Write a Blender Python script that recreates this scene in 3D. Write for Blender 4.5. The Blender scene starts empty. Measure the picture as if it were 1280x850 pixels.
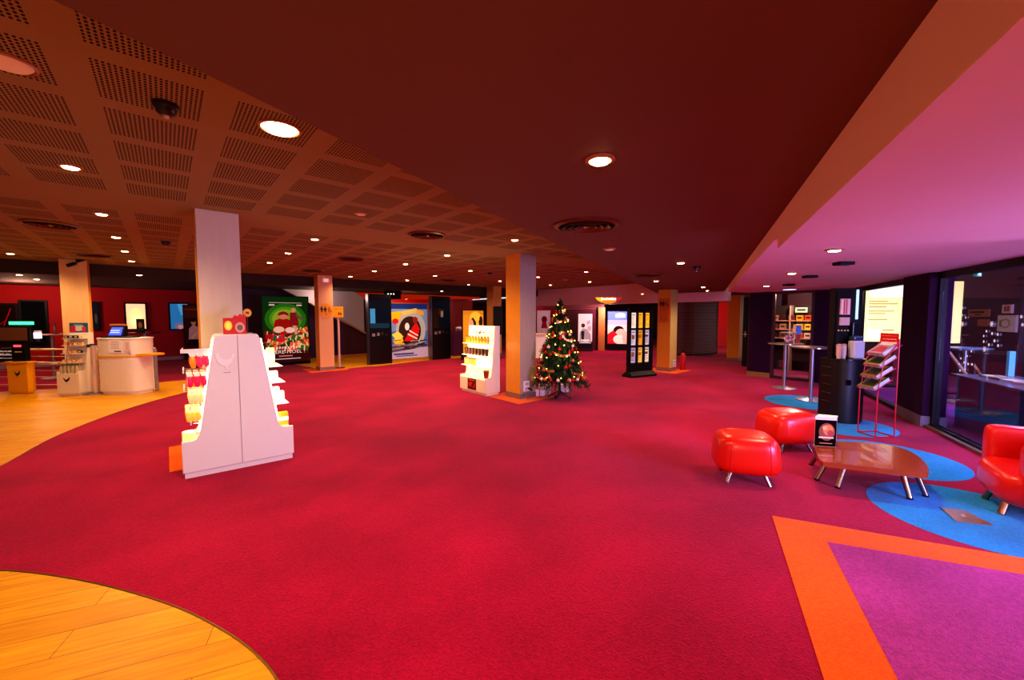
import bpy, bmesh, math, random
from mathutils import Vector, Matrix
random.seed(7)
C = bpy.context.scene.collection
SC = bpy.context.scene
PI = math.pi
# ------------------------------------------------------------------ camera model (1280x850 frame)
CZ = 1.6; FPX = 1280*14/36.0; AZ = math.radians(41); PITCH = math.atan(30/FPX)
FW = Vector((math.sin(AZ), math.cos(AZ), 0)); RT = Vector((math.cos(AZ), -math.sin(AZ), 0))
FV = FW*math.cos(PITCH) + Vector((0, 0, -math.sin(PITCH))); UV = FW*math.sin(PITCH) + Vector((0, 0, math.cos(PITCH)))
def ray(px, py):
    return FV + RT*((px-640)/FPX) + UV*((425-py)/FPX)
def G(px, py, z=0.0):               # point of the horizontal plane z seen at a pixel of the photo
    d = ray(px, py); t = (z-CZ)/d.z
    return (d.x*t, d.y*t)
def XY(px, D):
    v = FW*D + RT*((px-640)/FPX*D)
    return (v.x, v.y)
def HZ(py, D):                      # height seen at image row py at forward distance D
    return CZ + (395-py)/FPX*D
ROTC = -AZ                          # rotation of a thing squarely facing the camera
def lin(c):
    c = c.lstrip('#'); o = []
    for i in (0, 2, 4):
        v = int(c[i:i+2], 16)/255
        o.append(v/12.92 if v <= .04045 else ((v+.055)/1.055)**2.4)
    return (*o, 1)
# ------------------------------------------------------------------ materials
MC = {}
def mat(hexc, rough=.5, metal=0., emit=0., noise=.06, scale=18., bump=0., bscale=200., coat=0., spec=.5, emitc=None):
    key = (hexc, rough, metal, emit, noise, scale, bump, bscale, coat, spec, emitc)
    if key in MC: return MC[key]
    m = bpy.data.materials.new('m_'+hexc.lstrip('#')); m.use_nodes = True
    nt = m.node_tree; b = nt.nodes['Principled BSDF']
    col = lin(hexc)
    b.inputs['Roughness'].default_value = rough; b.inputs['Metallic'].default_value = metal
    b.inputs['Specular IOR Level'].default_value = spec
    b.inputs['Coat Weight'].default_value = coat
    tc = nt.nodes.new('ShaderNodeTexCoord'); n = nt.nodes.new('ShaderNodeTexNoise'); n.inputs['Scale'].default_value = scale
    nt.links.new(tc.outputs['Object'], n.inputs['Vector'])
    r = nt.nodes.new('ShaderNodeMix'); r.data_type = 'RGBA'
    r.inputs[6].default_value = tuple(max(0, c*(1-noise)) for c in col[:3])+(1,)
    r.inputs[7].default_value = tuple(min(1, c*(1+noise)) for c in col[:3])+(1,)
    nt.links.new(n.outputs['Fac'], r.inputs[0]); nt.links.new(r.outputs[2], b.inputs['Base Color'])
    if emit:
        if emitc: b.inputs['Emission Color'].default_value = lin(emitc)
        else: nt.links.new(r.outputs[2], b.inputs['Emission Color'])
        b.inputs['Emission Strength'].default_value = emit
    if bump:
        n2 = nt.nodes.new('ShaderNodeTexNoise'); n2.inputs['Scale'].default_value = bscale
        nt.links.new(tc.outputs['Object'], n2.inputs['Vector'])
        bp = nt.nodes.new('ShaderNodeBump'); bp.inputs['Strength'].default_value = bump; bp.inputs['Distance'].default_value = .004
        nt.links.new(n2.outputs['Fac'], bp.inputs['Height']); nt.links.new(bp.outputs['Normal'], b.inputs['Normal'])
    MC[key] = m
    return m
def nodemath(nt, op, a, b=None, clamp=False):
    n = nt.nodes.new('ShaderNodeMath'); n.operation = op; n.use_clamp = clamp
    for i, v in enumerate((a, b)):
        if v is None: continue
        if isinstance(v, (int, float)): n.inputs[i].default_value = v
        else: nt.links.new(v, n.inputs[i])
    return n.outputs[0]
def carpet(hexc, dark=.55, spk=.35):
    m = bpy.data.materials.new('carpet_'+hexc.lstrip('#')); m.use_nodes = True
    nt = m.node_tree; b = nt.nodes['Principled BSDF']; L = nt.links
    b.inputs['Roughness'].default_value = 1; b.inputs['Specular IOR Level'].default_value = 0.03; b.inputs['Sheen Weight'].default_value = .16; b.inputs['Sheen Roughness'].default_value = .45; b.inputs['Sheen Tint'].default_value = (1, .55, .7, 1)
    tc = nt.nodes.new('ShaderNodeTexCoord')
    big = nt.nodes.new('ShaderNodeTexNoise'); big.inputs['Scale'].default_value = .9; big.inputs['Detail'].default_value = 5
    mp = nt.nodes.new('ShaderNodeMapping'); mp.inputs['Rotation'].default_value = (0, 0, .4); mp.inputs['Scale'].default_value = (1, 1.25, 1)
    L.new(tc.outputs['Object'], mp.inputs['Vector']); L.new(mp.outputs['Vector'], big.inputs['Vector'])
    fine = nt.nodes.new('ShaderNodeTexVoronoi'); fine.inputs['Scale'].default_value = 95
    L.new(tc.outputs['Object'], fine.inputs['Vector'])
    col = lin(hexc)
    r = nt.nodes.new('ShaderNodeMix'); r.data_type = 'RGBA'
    r.inputs[6].default_value = tuple(c*dark for c in col[:3])+(1,); r.inputs[7].default_value = tuple(min(1, c*1.15) for c in col[:3])+(1,)
    cr = nt.nodes.new('ShaderNodeMapRange'); cr.inputs[1].default_value = .35; cr.inputs[2].default_value = .65
    L.new(big.outputs['Fac'], cr.inputs[0]); L.new(cr.outputs[0], r.inputs[0])
    r2 = nt.nodes.new('ShaderNodeMix'); r2.data_type = 'RGBA'; r2.blend_type = 'MULTIPLY'; r2.inputs[0].default_value = spk
    L.new(r.outputs[2], r2.inputs[6]); L.new(fine.outputs['Color'], r2.inputs[7])
    bw = nt.nodes.new('ShaderNodeRGBToBW'); L.new(fine.outputs['Color'], bw.inputs[0])
    mr = nt.nodes.new('ShaderNodeMapRange'); mr.inputs[1].default_value = .2; mr.inputs[2].default_value = .8; mr.inputs[3].default_value = .35; mr.inputs[4].default_value = 1.15
    L.new(bw.outputs[0], mr.inputs[0]); cb = nt.nodes.new('ShaderNodeCombineColor')
    for i in range(3): L.new(mr.outputs[0], cb.inputs[i])
    L.new(cb.outputs[0], r2.inputs[7]); L.new(r2.outputs[2], b.inputs['Base Color'])
    bp = nt.nodes.new('ShaderNodeBump'); bp.inputs['Strength'].default_value = .6; bp.inputs['Distance'].default_value = .005
    L.new(fine.outputs['Distance'], bp.inputs['Height']); L.new(bp.outputs['Normal'], b.inputs['Normal'])
    return m
def plank_floor():
    m = bpy.data.materials.new('wood_floor'); m.use_nodes = True
    nt = m.node_tree; b = nt.nodes['Principled BSDF']; L = nt.links
    b.inputs['Roughness'].default_value = .42; b.inputs['Specular IOR Level'].default_value = .2
    tc = nt.nodes.new('ShaderNodeTexCoord'); mp = nt.nodes.new('ShaderNodeMapping')
    mp.inputs['Rotation'].default_value = (0, 0, math.radians(18))
    L.new(tc.outputs['Object'], mp.inputs['Vector'])
    br = nt.nodes.new('ShaderNodeTexBrick'); br.inputs['Scale'].default_value = 1
    br.inputs['Brick Width'].default_value = 1.3; br.inputs['Row Height'].default_value = .19
    br.inputs['Mortar Size'].default_value = .002; br.inputs['Mortar Smooth'].default_value = .2; br.inputs['Bias'].default_value = 0
    br.inputs['Color1'].default_value = lin('#e6a012'); br.inputs['Color2'].default_value = lin('#d6900a'); br.inputs['Mortar'].default_value = lin('#8a4a08')
    L.new(mp.outputs['Vector'], br.inputs['Vector'])
    mp2 = nt.nodes.new('ShaderNodeMapping'); mp2.inputs['Scale'].default_value = (1.2, 16, 1)
    L.new(mp.outputs['Vector'], mp2.inputs['Vector'])
    n = nt.nodes.new('ShaderNodeTexNoise'); n.inputs['Scale'].default_value = 2.5; n.inputs['Detail'].default_value = 6
    L.new(mp2.outputs['Vector'], n.inputs['Vector'])
    mr = nt.nodes.new('ShaderNodeMapRange'); mr.inputs[1].default_value = .3; mr.inputs[2].default_value = .7; mr.inputs[3].default_value = .72; mr.inputs[4].default_value = 1.12
    L.new(n.outputs['Fac'], mr.inputs[0]); cb = nt.nodes.new('ShaderNodeCombineColor')
    for i in range(3): L.new(mr.outputs[0], cb.inputs[i])
    r = nt.nodes.new('ShaderNodeMix'); r.data_type = 'RGBA'; r.blend_type = 'MULTIPLY'; r.inputs[0].default_value = 1
    L.new(br.outputs['Color'], r.inputs[6]); L.new(cb.outputs[0], r.inputs[7]); L.new(r.outputs[2], b.inputs['Base Color'])
    return m
def perforated():
    m = bpy.data.materials.new('perforated_plaster'); m.use_nodes = True
    nt = m.node_tree; b = nt.nodes['Principled BSDF']; L = nt.links
    b.inputs['Roughness'].default_value = .9; b.inputs['Specular IOR Level'].default_value = .1
    tc = nt.nodes.new('ShaderNodeTexCoord'); sp = nt.nodes.new('ShaderNodeSeparateXYZ'); L.new(tc.outputs['Object'], sp.inputs[0])
    x, y = sp.outputs[0], sp.outputs[1]; M = lambda op, a, b=None: nodemath(nt, op, a, b)
    def fr(v, per): return M('MULTIPLY', M('FRACT', M('DIVIDE', v, per)), per)
    fx = fr(M('ADD', x, .22+57), .57)
    far = M('GREATER_THAN', y, 5.75); off = M('MULTIPLY', far, -.23)
    fy = fr(M('ADD', M('ADD', y, -2.70+57), off), .57)
    inx = M('MULTIPLY', M('LESS_THAN', fx, .43), M('GREATER_THAN', fx, .002)); iny = M('LESS_THAN', fy, .44)
    band = M('GREATER_THAN', M('ABSOLUTE', M('ADD', y, -5.83)), .44)
    edge = M('LESS_THAN', y, 12.75)
    hx = M('LESS_THAN', fr(fx, .0205), .0105); hy = M('LESS_THAN', fr(fy, .0275), .0165)
    msk = hx
    for k in (hy, inx, iny, band, edge): msk = M('MULTIPLY', msk, k)
    n = nt.nodes.new('ShaderNodeTexNoise'); n.inputs['Scale'].default_value = 3; L.new(tc.outputs['Object'], n.inputs['Vector'])
    r0 = nt.nodes.new('ShaderNodeMix'); r0.data_type = 'RGBA'; r0.inputs[6].default_value = lin('#9a8660'); r0.inputs[7].default_value = lin('#a28e66')
    L.new(n.outputs['Fac'], r0.inputs[0])
    r = nt.nodes.new('ShaderNodeMix'); r.data_type = 'RGBA'; L.new(msk, r.inputs[0]); L.new(r0.outputs[2], r.inputs[6]); r.inputs[7].default_value = lin('#1a0805')
    L.new(r.outputs[2], b.inputs['Base Color'])
    return m
def glass_mat(tint='#e8e8f2', refl=.10):
    m = bpy.data.materials.new('clear_glass'); m.use_nodes = True; nt = m.node_tree; L = nt.links
    nt.nodes.remove(nt.nodes['Principled BSDF']); o = nt.nodes['Material Output']
    t = nt.nodes.new('ShaderNodeBsdfTransparent'); t.inputs[0].default_value = lin(tint)
    g = nt.nodes.new('ShaderNodeBsdfGlossy'); g.inputs['Roughness'].default_value = .02
    fr = nt.nodes.new('ShaderNodeFresnel'); fr.inputs[0].default_value = 1.45
    mx = nt.nodes.new('ShaderNodeMixShader')
    f = nodemath(nt, 'MULTIPLY', fr.outputs[0], refl*2.5)
    L.new(f, mx.inputs[0]); L.new(t.outputs[0], mx.inputs[1]); L.new(g.outputs[0], mx.inputs[2]); L.new(mx.outputs[0], o.inputs[0])
    return m
def wood_mat(c1, c2, rough=.4, sx=1.5, sz=12., coat=0.):
    m = bpy.data.materials.new('wood_grain'); m.use_nodes = True
    nt = m.node_tree; b = nt.nodes['Principled BSDF']; L = nt.links
    b.inputs['Roughness'].default_value = rough; b.inputs['Coat Weight'].default_value = coat
    tc = nt.nodes.new('ShaderNodeTexCoord'); mp = nt.nodes.new('ShaderNodeMapping'); mp.inputs['Scale'].default_value = (sz, sz, sx)
    L.new(tc.outputs['Object'], mp.inputs['Vector']); n = nt.nodes.new('ShaderNodeTexNoise'); n.inputs['Scale'].default_value = 2; n.inputs['Detail'].default_value = 4
    L.new(mp.outputs['Vector'], n.inputs['Vector'])
    r = nt.nodes.new('ShaderNodeMix'); r.data_type = 'RGBA'; r.inputs[6].default_value = lin(c1); r.inputs[7].default_value = lin(c2)
    L.new(n.outputs['Fac'], r.inputs[0]); L.new(r.outputs[2], b.inputs['Base Color'])
    return m
WHITE = mat('#ece8ea', .35, noise=.02); CREAM = mat('#f0e2cc', .4, noise=.03); BLACK = mat('#0a080a', .5, spec=.25); DGREY = mat('#2a2628', .5)
CHROME = mat('#b0aaa6', .22, 1., noise=.03); STEEL = mat('#a9a6a8', .38, .9, noise=.03); REDM = mat('#c00818', .4); YELLOW = mat('#f0ab08', .45)
LEATHER = mat('#e01a08', .32, bump=.08, bscale=120, noise=.05, coat=.15); PURPLE = mat('#31102f', .6); GLASS = glass_mat(); ACRYL = glass_mat('#ffffff', .05)
ORANGE_LIT = wood_mat('#d98a18', '#e8a030', .45); PALE_LAM = wood_mat('#d6c6ae', '#e0d2bc', .5); SKIRT = mat('#9a8678', .35, .5)
# ------------------------------------------------------------------ mesh builder
class MB:
    def __init__(s): s.v = []; s.f = []; s.m = []; s.sm = []; s.mats = []; s.M = Matrix.Identity(4)
    def mi(s, m):
        if m not in s.mats: s.mats.append(m)
        return s.mats.index(m)
    def add(s, vs, fs, m, smooth=False):
        o = len(s.v); s.v += [tuple(s.M @ Vector(p)) for p in vs]; k = s.mi(m)
        for f in fs: s.f.append(tuple(i+o for i in f)); s.m.append(k); s.sm.append(smooth)
        return s
    def box(s, x0, x1, y0, y1, z0, z1, m):
        vs = [(x0,y0,z0),(x1,y0,z0),(x1,y1,z0),(x0,y1,z0),(x0,y0,z1),(x1,y0,z1),(x1,y1,z1),(x0,y1,z1)]
        return s.add(vs, [(0,3,2,1),(4,5,6,7),(0,1,5,4),(1,2,6,5),(2,3,7,6),(3,0,4,7)], m)
    def boxc(s, cx, cy, z0, w, d, h, m): return s.box(cx-w/2, cx+w/2, cy-d/2, cy+d/2, z0, z0+h, m)
    def prism(s, poly, z0, z1, m, smooth=False):        # poly in xy
        n = len(poly); a = sum(poly[i][0]*poly[(i+1)%n][1]-poly[(i+1)%n][0]*poly[i][1] for i in range(n))
        if a < 0: poly = poly[::-1]
        vs = [(x, y, z0) for x, y in poly]+[(x, y, z1) for x, y in poly]
        s.add(vs, [tuple(range(n))[::-1], tuple(range(n, 2*n))], m)
        return s.add(vs, [(i, (i+1)%n, n+(i+1)%n, n+i) for i in range(n)], m, smooth)
    def prismy(s, poly, y0, y1, m):                      # poly in xz, extruded along y
        n = len(poly); a = sum(poly[i][0]*poly[(i+1)%n][1]-poly[(i+1)%n][0]*poly[i][1] for i in range(n))
        if a < 0: poly = poly[::-1]
        vs = [(x, y0, z) for x, z in poly]+[(x, y1, z) for x, z in poly]
        return s.add(vs, [tuple(range(n)), tuple(range(n, 2*n))[::-1]]+[(i, n+i, n+(i+1)%n, (i+1)%n) for i in range(n)], m)
    def flat(s, poly, y, m):                             # polygon in xz facing -y
        n = len(poly); a = sum(poly[i][0]*poly[(i+1)%n][1]-poly[(i+1)%n][0]*poly[i][1] for i in range(n))
        if a < 0: poly = poly[::-1]
        return s.add([(x, y, z) for x, z in poly], [tuple(range(n))], m)
    def rect(s, x0, x1, z0, z1, y, m): return s.flat([(x0,z0),(x1,z0),(x1,z1),(x0,z1)], y, m)
    def ell(s, cx, cz, rx, rz, y, m, n=20, a0=0, a1=2*PI):
        return s.flat([(cx+rx*math.cos(a0+(a1-a0)*i/n), cz+rz*math.sin(a0+(a1-a0)*i/n)) for i in range(n+(1 if a1-a0 < 6.2 else 0))], y, m)
    def lathe(s, prof, m, n=24, c=(0,0,0), smooth=True, sx=1., sy=1.):
        vs = []; fs = []
        for r, z in prof:
            for i in range(n):
                a = 2*PI*i/n; vs.append((c[0]+r*sx*math.cos(a), c[1]+r*sy*math.sin(a), c[2]+z))
        for k in range(len(prof)-1):
            for i in range(n): fs.append((k*n+i, k*n+(i+1)%n, (k+1)*n+(i+1)%n, (k+1)*n+i))
        s.add(vs, fs, m, smooth)
        for k, fl in ((0, True), (len(prof)-1, False)):
            if prof[k][0] > 1e-5:
                idx = [k*n+i for i in range(n)]
                s.add([vs[i] for i in idx], [tuple(range(n))[::-1] if fl else tuple(range(n))], m)
        return s
    def tube(s, pts, r, m, n=8, r1=None):
        pts = [Vector(p) for p in pts]; vs = []; fs = []; N = len(pts)
        for k, p in enumerate(pts):
            t = (pts[min(k+1, N-1)]-pts[max(k-1, 0)]).normalized()
            up = Vector((0,0,1)) if abs(t.z) < .95 else Vector((1,0,0))
            a = t.cross(up).normalized(); b = t.cross(a); rr = r if r1 is None else r+(r1-r)*k/(N-1)
            for i in range(n):
                q = p+a*rr*math.cos(2*PI*i/n)+b*rr*math.sin(2*PI*i/n); vs.append(tuple(q))
        for k in range(N-1):
            for i in range(n): fs.append((k*n+i, k*n+(i+1)%n, (k+1)*n+(i+1)%n, (k+1)*n+i))
        s.add(vs, fs, m, True)
        return s.add([vs[i] for i in range(n)]+[vs[(N-1)*n+i] for i in range(n)], [tuple(range(n))[::-1], tuple(range(n, 2*n))], m)
    def ball(s, c, r, m, n=12, sx=1, sy=1, sz=1, p=2.):
        vs = []; fs = []; K = n//2+1
        def sg(v, e): return math.copysign(abs(v)**e, v)
        e = 2./p
        for k in range(K+1):
            ph = -PI/2+PI*k/K
            for i in range(n):
                a = 2*PI*i/n
                vs.append((c[0]+r*sx*sg(math.cos(ph), e)*sg(math.cos(a), e), c[1]+r*sy*sg(math.cos(ph), e)*sg(math.sin(a), e), c[2]+r*sz*sg(math.sin(ph), e)))
        for k in range(K):
            for i in range(n): fs.append((k*n+i, k*n+(i+1)%n, (k+1)*n+(i+1)%n, (k+1)*n+i))
        return s.add(vs, fs, m, True)
    def text(s, txt, size, x, z, y, m, align='CENTER', sx=1.):
        cu = bpy.data.curves.new('t', 'FONT'); cu.body = txt; cu.size = size; cu.align_x = align; cu.resolution_u = 2
        o = bpy.data.objects.new('t', cu); C.objects.link(o)
        me = bpy.data.meshes.new_from_object(o.evaluated_get(bpy.context.evaluated_depsgraph_get()))
        s.add([(x+v.co.x*sx, y, z+v.co.y) for v in me.vertices], [tuple(p.vertices) for p in me.polygons], m)
        bpy.data.objects.remove(o); bpy.data.curves.remove(cu); bpy.data.meshes.remove(me)
        return s
    def build(s, name, parent=None, loc=(0,0,0), rotz=0., bevel=0., label=None, seg=2, subd=0):
        me = bpy.data.meshes.new(name); me.from_pydata(s.v, [], s.f)
        for m in s.mats: me.materials.append(m)
        for i, p in enumerate(me.polygons): p.material_index = s.m[i]; p.use_smooth = s.sm[i]
        if s.sm and any(s.sm):
            bm = bmesh.new(); bm.from_mesh(me); bmesh.ops.remove_doubles(bm, verts=bm.verts, dist=1e-5); bm.to_mesh(me); bm.free()
        if s.sm and any(s.sm): me.set_sharp_from_angle(angle=math.radians(38))
        me.update()
        o = bpy.data.objects.new(name, me); C.objects.link(o); o.location = loc; o.rotation_euler = (0, 0, rotz)
        if parent: o.parent = parent
        if bevel:
            b = o.modifiers.new('b', 'BEVEL'); b.width = bevel; b.segments = seg; b.limit_method = 'ANGLE'; b.angle_limit = .7
        if subd:
            b = o.modifiers.new('s', 'SUBSURF'); b.levels = b.render_levels = subd
        if label: o['label'] = label
        return o
def tag(o, label, cat, group=None, kind=None):
    o['label'] = label; o['category'] = cat
    if group: o['group'] = group
    if kind: o['kind'] = kind
    return o
def thing(name, label, cat, loc=(0,0,0), rotz=0., group=None):
    o = bpy.data.objects.new(name, None); C.objects.link(o); o.location = loc; o.rotation_euler = (0, 0, rotz); o.empty_display_size = .1
    return tag(o, label, cat, group)
def struct(name, mb, **k):
    o = mb.build(name, **k); o['kind'] = 'structure'; return o
def copy_tree(o, parent=None):
    c = o.copy(); C.objects.link(c)
    if parent: c.parent = parent
    for ch in list(o.children): copy_tree(ch, c)
    return c
def place(t, x, y, z):       # local point of a thing to world
    c, s = math.cos(t.rotation_euler.z), math.sin(t.rotation_euler.z)
    return (t.location.x+c*x-s*y, t.location.y+s*x+c*y, t.location.z+z)
ORD = ['first','second','third','fourth','fifth','sixth','seventh','eighth','ninth','tenth','eleventh','twelfth']
def lamp(kind, loc, energy, col, size=.05, rot=None, angle=120, blend=.6, sizey=None, spread=None):
    d = bpy.data.lights.new('lamp', kind); d.energy = energy; d.color = col
    if kind == 'SPOT': d.spot_size = math.radians(angle); d.spot_blend = blend; d.shadow_soft_size = size
    elif kind == 'POINT': d.shadow_soft_size = size
    elif kind == 'AREA':
        d.shape = 'RECTANGLE'; d.size = size; d.size_y = sizey or size
        if spread: d.spread = math.radians(spread)
    o = bpy.data.objects.new('lamp', d); C.objects.link(o); o.location = loc
    if rot: o.rotation_euler = rot
    return o
# ------------------------------------------------------------------ camera
cd = bpy.data.cameras.new('camera'); cd.lens = 14; cd.sensor_width = 36; cd.sensor_fit = 'HORIZONTAL'; cd.clip_start = .05; cd.clip_end = 200
cam = bpy.data.objects.new('camera', cd); C.objects.link(cam); cam.location = (0, 0, CZ); cam.rotation_euler = (PI/2-PITCH, 0, -AZ)
SC.camera = cam
SC.view_settings.view_transform = 'Standard'; SC.view_settings.look = 'Medium High Contrast'; SC.view_settings.exposure = .1
# ------------------------------------------------------------------ setting
S3 = .425
def L1(x): return 1.56+.43*x
def L2(x): return 1.01+S3*(x-3.61)
def L3(x): return .33+S3*(x-8.36)
ZP, ZS, ZF, ZN = 2.78, 2.36, 2.215, 2.12
CAR = carpet('#9e1038', .78, .3)
mb = MB(); mb.add([(-16,-9,0),(34,-9,0),(34,30,0),(-16,30,0)], [(0,1,2,3)], CAR); struct('floor', mb)
WF = plank_floor()
def sheet(name, poly, z, m):
    n = len(poly); a = sum(poly[i][0]*poly[(i+1)%n][1]-poly[(i+1)%n][0]*poly[i][1] for i in range(n))
    if a < 0: poly = poly[::-1]
    mb = MB(); mb.add([(x, y, z) for x, y in poly], [tuple(range(n))], m); return struct(name, mb)
def spline(pts, k=6):
    out = []
    for i in range(len(pts)-1):
        p0 = pts[max(i-1,0)]; p1 = pts[i]; p2 = pts[i+1]; p3 = pts[min(i+2, len(pts)-1)]
        for j in range(k):
            t = j/k
            out.append(tuple(.5*((2*p1[d])+(-p0[d]+p2[d])*t+(2*p0[d]-5*p1[d]+4*p2[d]-p3[d])*t*t+(-p0[d]+3*p1[d]-3*p2[d]+p3[d])*t**3) for d in (0,1)))
    return out+[pts[-1]]
# near wooden floor, curved edge with metal strip
e1 = spline([G(*p) for p in ((-160,707),(0,713),(80,722),(150,737),(225,761),(290,795),(330,828),(352,860),(372,905))])
sheet('floor', e1+[(1.0,-3),(-6,-3),(-6,e1[0][1])], .0015, WF)
mb = MB(); mb.tube([(x, y, .001) for x, y in e1], .006, mat('#a08040', .3, .8)); struct('trim_1', mb)
# far wooden floor on the left with its curved edges
e2 = spline([G(*p) for p in ((-120,640),(0,583),(75,543),(160,511),(235,490),(300,475),(335,466))]); e3 = [G(*p) for p in ((300,470),(235,475),(183,479),(100,484),(0,490),(-120,496))]
sheet('floor', e2+e3, .0015, WF)
mb = MB(); mb.tube([(x, y, .001) for x, y in e2], .006, mat('#a08040', .3, .8)); struct('trim_2', mb)
e4 = spline([G(*p) for p in ((408,463),(424,462),(456,458.5),(473,457.6),(506,453.6),(539,450),(575,447.6),(625,445.5))])
sheet('floor', e4+[(e4[-1][0]+1, 19), (2.5, 19)], .0015, WF)
BLUE = carpet('#0490c6', .75, .3)
def disc(cx, cy, r, z, m, name='floor', n=48): return sheet(name, [(cx+r*math.cos(2*PI*i/n), cy+r*math.sin(2*PI*i/n)) for i in range(n)], z, m)
def DL(lat, D): v = FW*D+RT*lat; return (v.x, v.y)
disc(8.95, 1.92, .68, .0015, BLUE); disc(7.45, 1.2, .64, .0015, BLUE); disc(6.11, .56, .66, .0015, BLUE); disc(4.83, -.09, .65, .0015, BLUE)
disc(8.6, -.9, .8, .0025, BLUE)
o0, i0 = G(965,645), G(1034,678)
oA, oB, iA, iB = G(1030,850), G(1280,698), G(1122,850), G(1280,719)
def ext(a, b, k): return (a[0]+(b[0]-a[0])*k, a[1]+(b[1]-a[1])*k)
sheet('floor', [o0, ext(o0,oB,2), ext(o0,oA,2)], .003, carpet('#fb6408', .85, .3))
sheet('floor', [i0, ext(i0,iB,2), ext(i0,iA,2)], .0045, carpet('#ac3c80', .8, .4))
# ceilings
mb = MB()
xa, xb = -14, 13.0
mb.add([(xa, L1(xa), ZP),(xb, L1(xb), ZP),(xb, 13.2, ZP),(xa, 13.2, ZP)], [(0,3,2,1)], perforated()); struct('ceiling', mb)
SMOOTH = mat('#6a3c26', .75, noise=.05, scale=2)
mb = MB(); pl = [(-9, L1(-9)), (13.0, L1(13.0)), (13.0, L2(13.0)), (-9, L2(-9))]
mb.prism(pl, ZS, ZP+.05, SMOOTH); struct('ceiling', mb)
# soffit by the windows, in two heights
SOF = mat('#dca8a8', .75, noise=.04, scale=2); FAS = mat('#fcdcc4', .75, noise=.04, scale=2)
pA, pB = (3.60, L2(3.60)), (5.0, L3(5.0))
def soffit(poly, z):
    mb = MB(); n = len(poly); vs = [(x, y, z) for x, y in poly]+[(x, y, ZP) for x, y in poly]
    mb.add(vs, [tuple(range(n))], SOF)
    mb.add(vs, [(i, n+i, n+(i+1)%n, (i+1)%n) for i in range(n)], FAS); return struct('ceiling', mb)
soffit([(-6, L2(-6)), pA, pB, (-6, L3(-6))], ZN)
soffit([pA, (10.85, L2(10.85)), (11.72, 3.9), (11.72, L3(11.72)), pB], ZF)
# step at the far edge of the perforated ceiling, lower back ceilings
BACKC = mat('#3a2418', .8)
mb = MB(); mb.box(-14, 13, 13.2, 21, 2.55, 2.85, BACKC); struct('ceiling', mb)
mb = MB(); mb.box(-14, 13, 13.15, 13.3, 2.5, 2.85, mat('#3c2a1a', .8)); struct('trim_3', mb)
MAUVE = mat('#d8a8b0', .7)
mb = MB(); mb.box(13.0, 13.25, 4.9, 14, 2.06, 2.85, MAUVE); struct('trim_4', mb)
mb = MB(); mb.box(13.25, 30, 3.9, 24, 2.34, 2.5, mat('#4a1c1c', .8)); struct('ceiling', mb)
# walls
RW = mat('#b8000a', .75, noise=.08, scale=1.2)
def wall(name, a, b, z0, z1, m, th=.08):
    a, b = Vector((*a, 0)), Vector((*b, 0)); d = (b-a); mb = MB()
    mb.box(0, d.length, 0, th, z0, z1, m); return struct(name, mb, loc=(a.x, a.y, 0), rotz=math.atan2(d.y, d.x))
wall('wall_back', (-14, 19.2), (1.2, 19.2), 0, 2.55, RW)
wall('baseboard_back', (-14, 19.15), (1.2, 19.15), 0, .12, mat('#b08a90', .4), .04)
wall('wall_left', (-14, 2), (-14, 19.2), 0, 2.8, mat('#701014', .6))
wall('wall_stair_side', (1.2, 16.4), (6.3, 16.4), 0, 2.55, mat('#3a0c28', .6))
wall('wall_rear', (5.5, 18.6), (13.2, 18.6), 0, 2.55, mat('#c01008', .35, noise=.06, scale=2))
wall('wall_end', (1.2, 19.2), (1.2, 16.4), 0, 2.55, mat('#5a0a18', .6))
wall('wall_far', (13.2, 23.5), (27, 23.5), 0, 2.4, mat('#7a0c14', .6))
wall('wall_far_right', (26, 24), (26, 3.9), 0, 2.4, mat('#4a0c18', .6))
# purple wall at the right with its glazed opening
PW = mat('#2e0a2c', .85, spec=.15)
wall('wall_right', (11.72, 3.86), (11.72, 3.34), 0, ZF, PW, .12)
wall('wall_right_middle', (11.72, 2.46), (11.72, 1.70), 0, ZF, PW, .12)
wall('baseboard_right', (11.70, 3.88), (11.70, 3.34), 0, .13, mat('#a88050', .35, .4), .02)
mb = MB(); FRM = mat('#4a3038', .4, .4)
for y0, y1, z0, z1 in ((3.28,3.34,0,ZF),(2.46,2.52,0,ZF),(2.52,3.28,0,.07),(2.52,3.28,ZF-.06,ZF)): mb.box(11.72, 11.80, y0, y1, z0, z1, FRM)
w1 = struct('window_1', mb)
mb = MB(); mb.box(11.755, 11.763, 2.52, 3.28, .07, ZF-.06, GLASS); mb.build('window_pane', w1)
# glazed facade
ANG3 = math.atan(S3); c3, s3 = math.cos(ANG3), math.sin(ANG3)
def W3(t, n=0.):                     # t along the facade from X=8.36, n into the room
    return (8.36+t*c3-n*s3, .33+t*s3+n*c3)
FR2 = mat('#1e1418', .55, spec=.2)
def glazing(name, t0, t1, z1):
    mb = MB(); a = W3(t0); L = t1-t0
    for x0, x1, z0, zz in ((0,.05,0,z1),(L-.05,L,0,z1),(.05,L-.05,0,.06),(.05,L-.05,z1-.09,z1)): mb.box(x0, x1, -.04, .04, z0, zz, FR2)
    w = struct(name, mb, loc=(*a, 0), rotz=ANG3)
    mb = MB(); mb.box(.05, L-.05, -.005, .005, .06, z1-.09, GLASS); mb.build('window_pane', w)
    return w
glazing('window_2', .72, 3.62, ZF); glazing('window_3', -3.6, -.12, ZF); glazing('window_4', -8.5, -3.62, ZN)
mb = MB(); mb.box(-.12, .72, -.12, .13, .16, ZF, PW); mb.box(-.121, .721, -.122, .132, .16, ZF, PW)
mb.box(.28, .285, .13, .134, .16, ZF, mat('#100510', .6)); pl_ = struct('wall_pier', mb, loc=(*W3(0), 0), rotz=ANG3)
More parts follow.
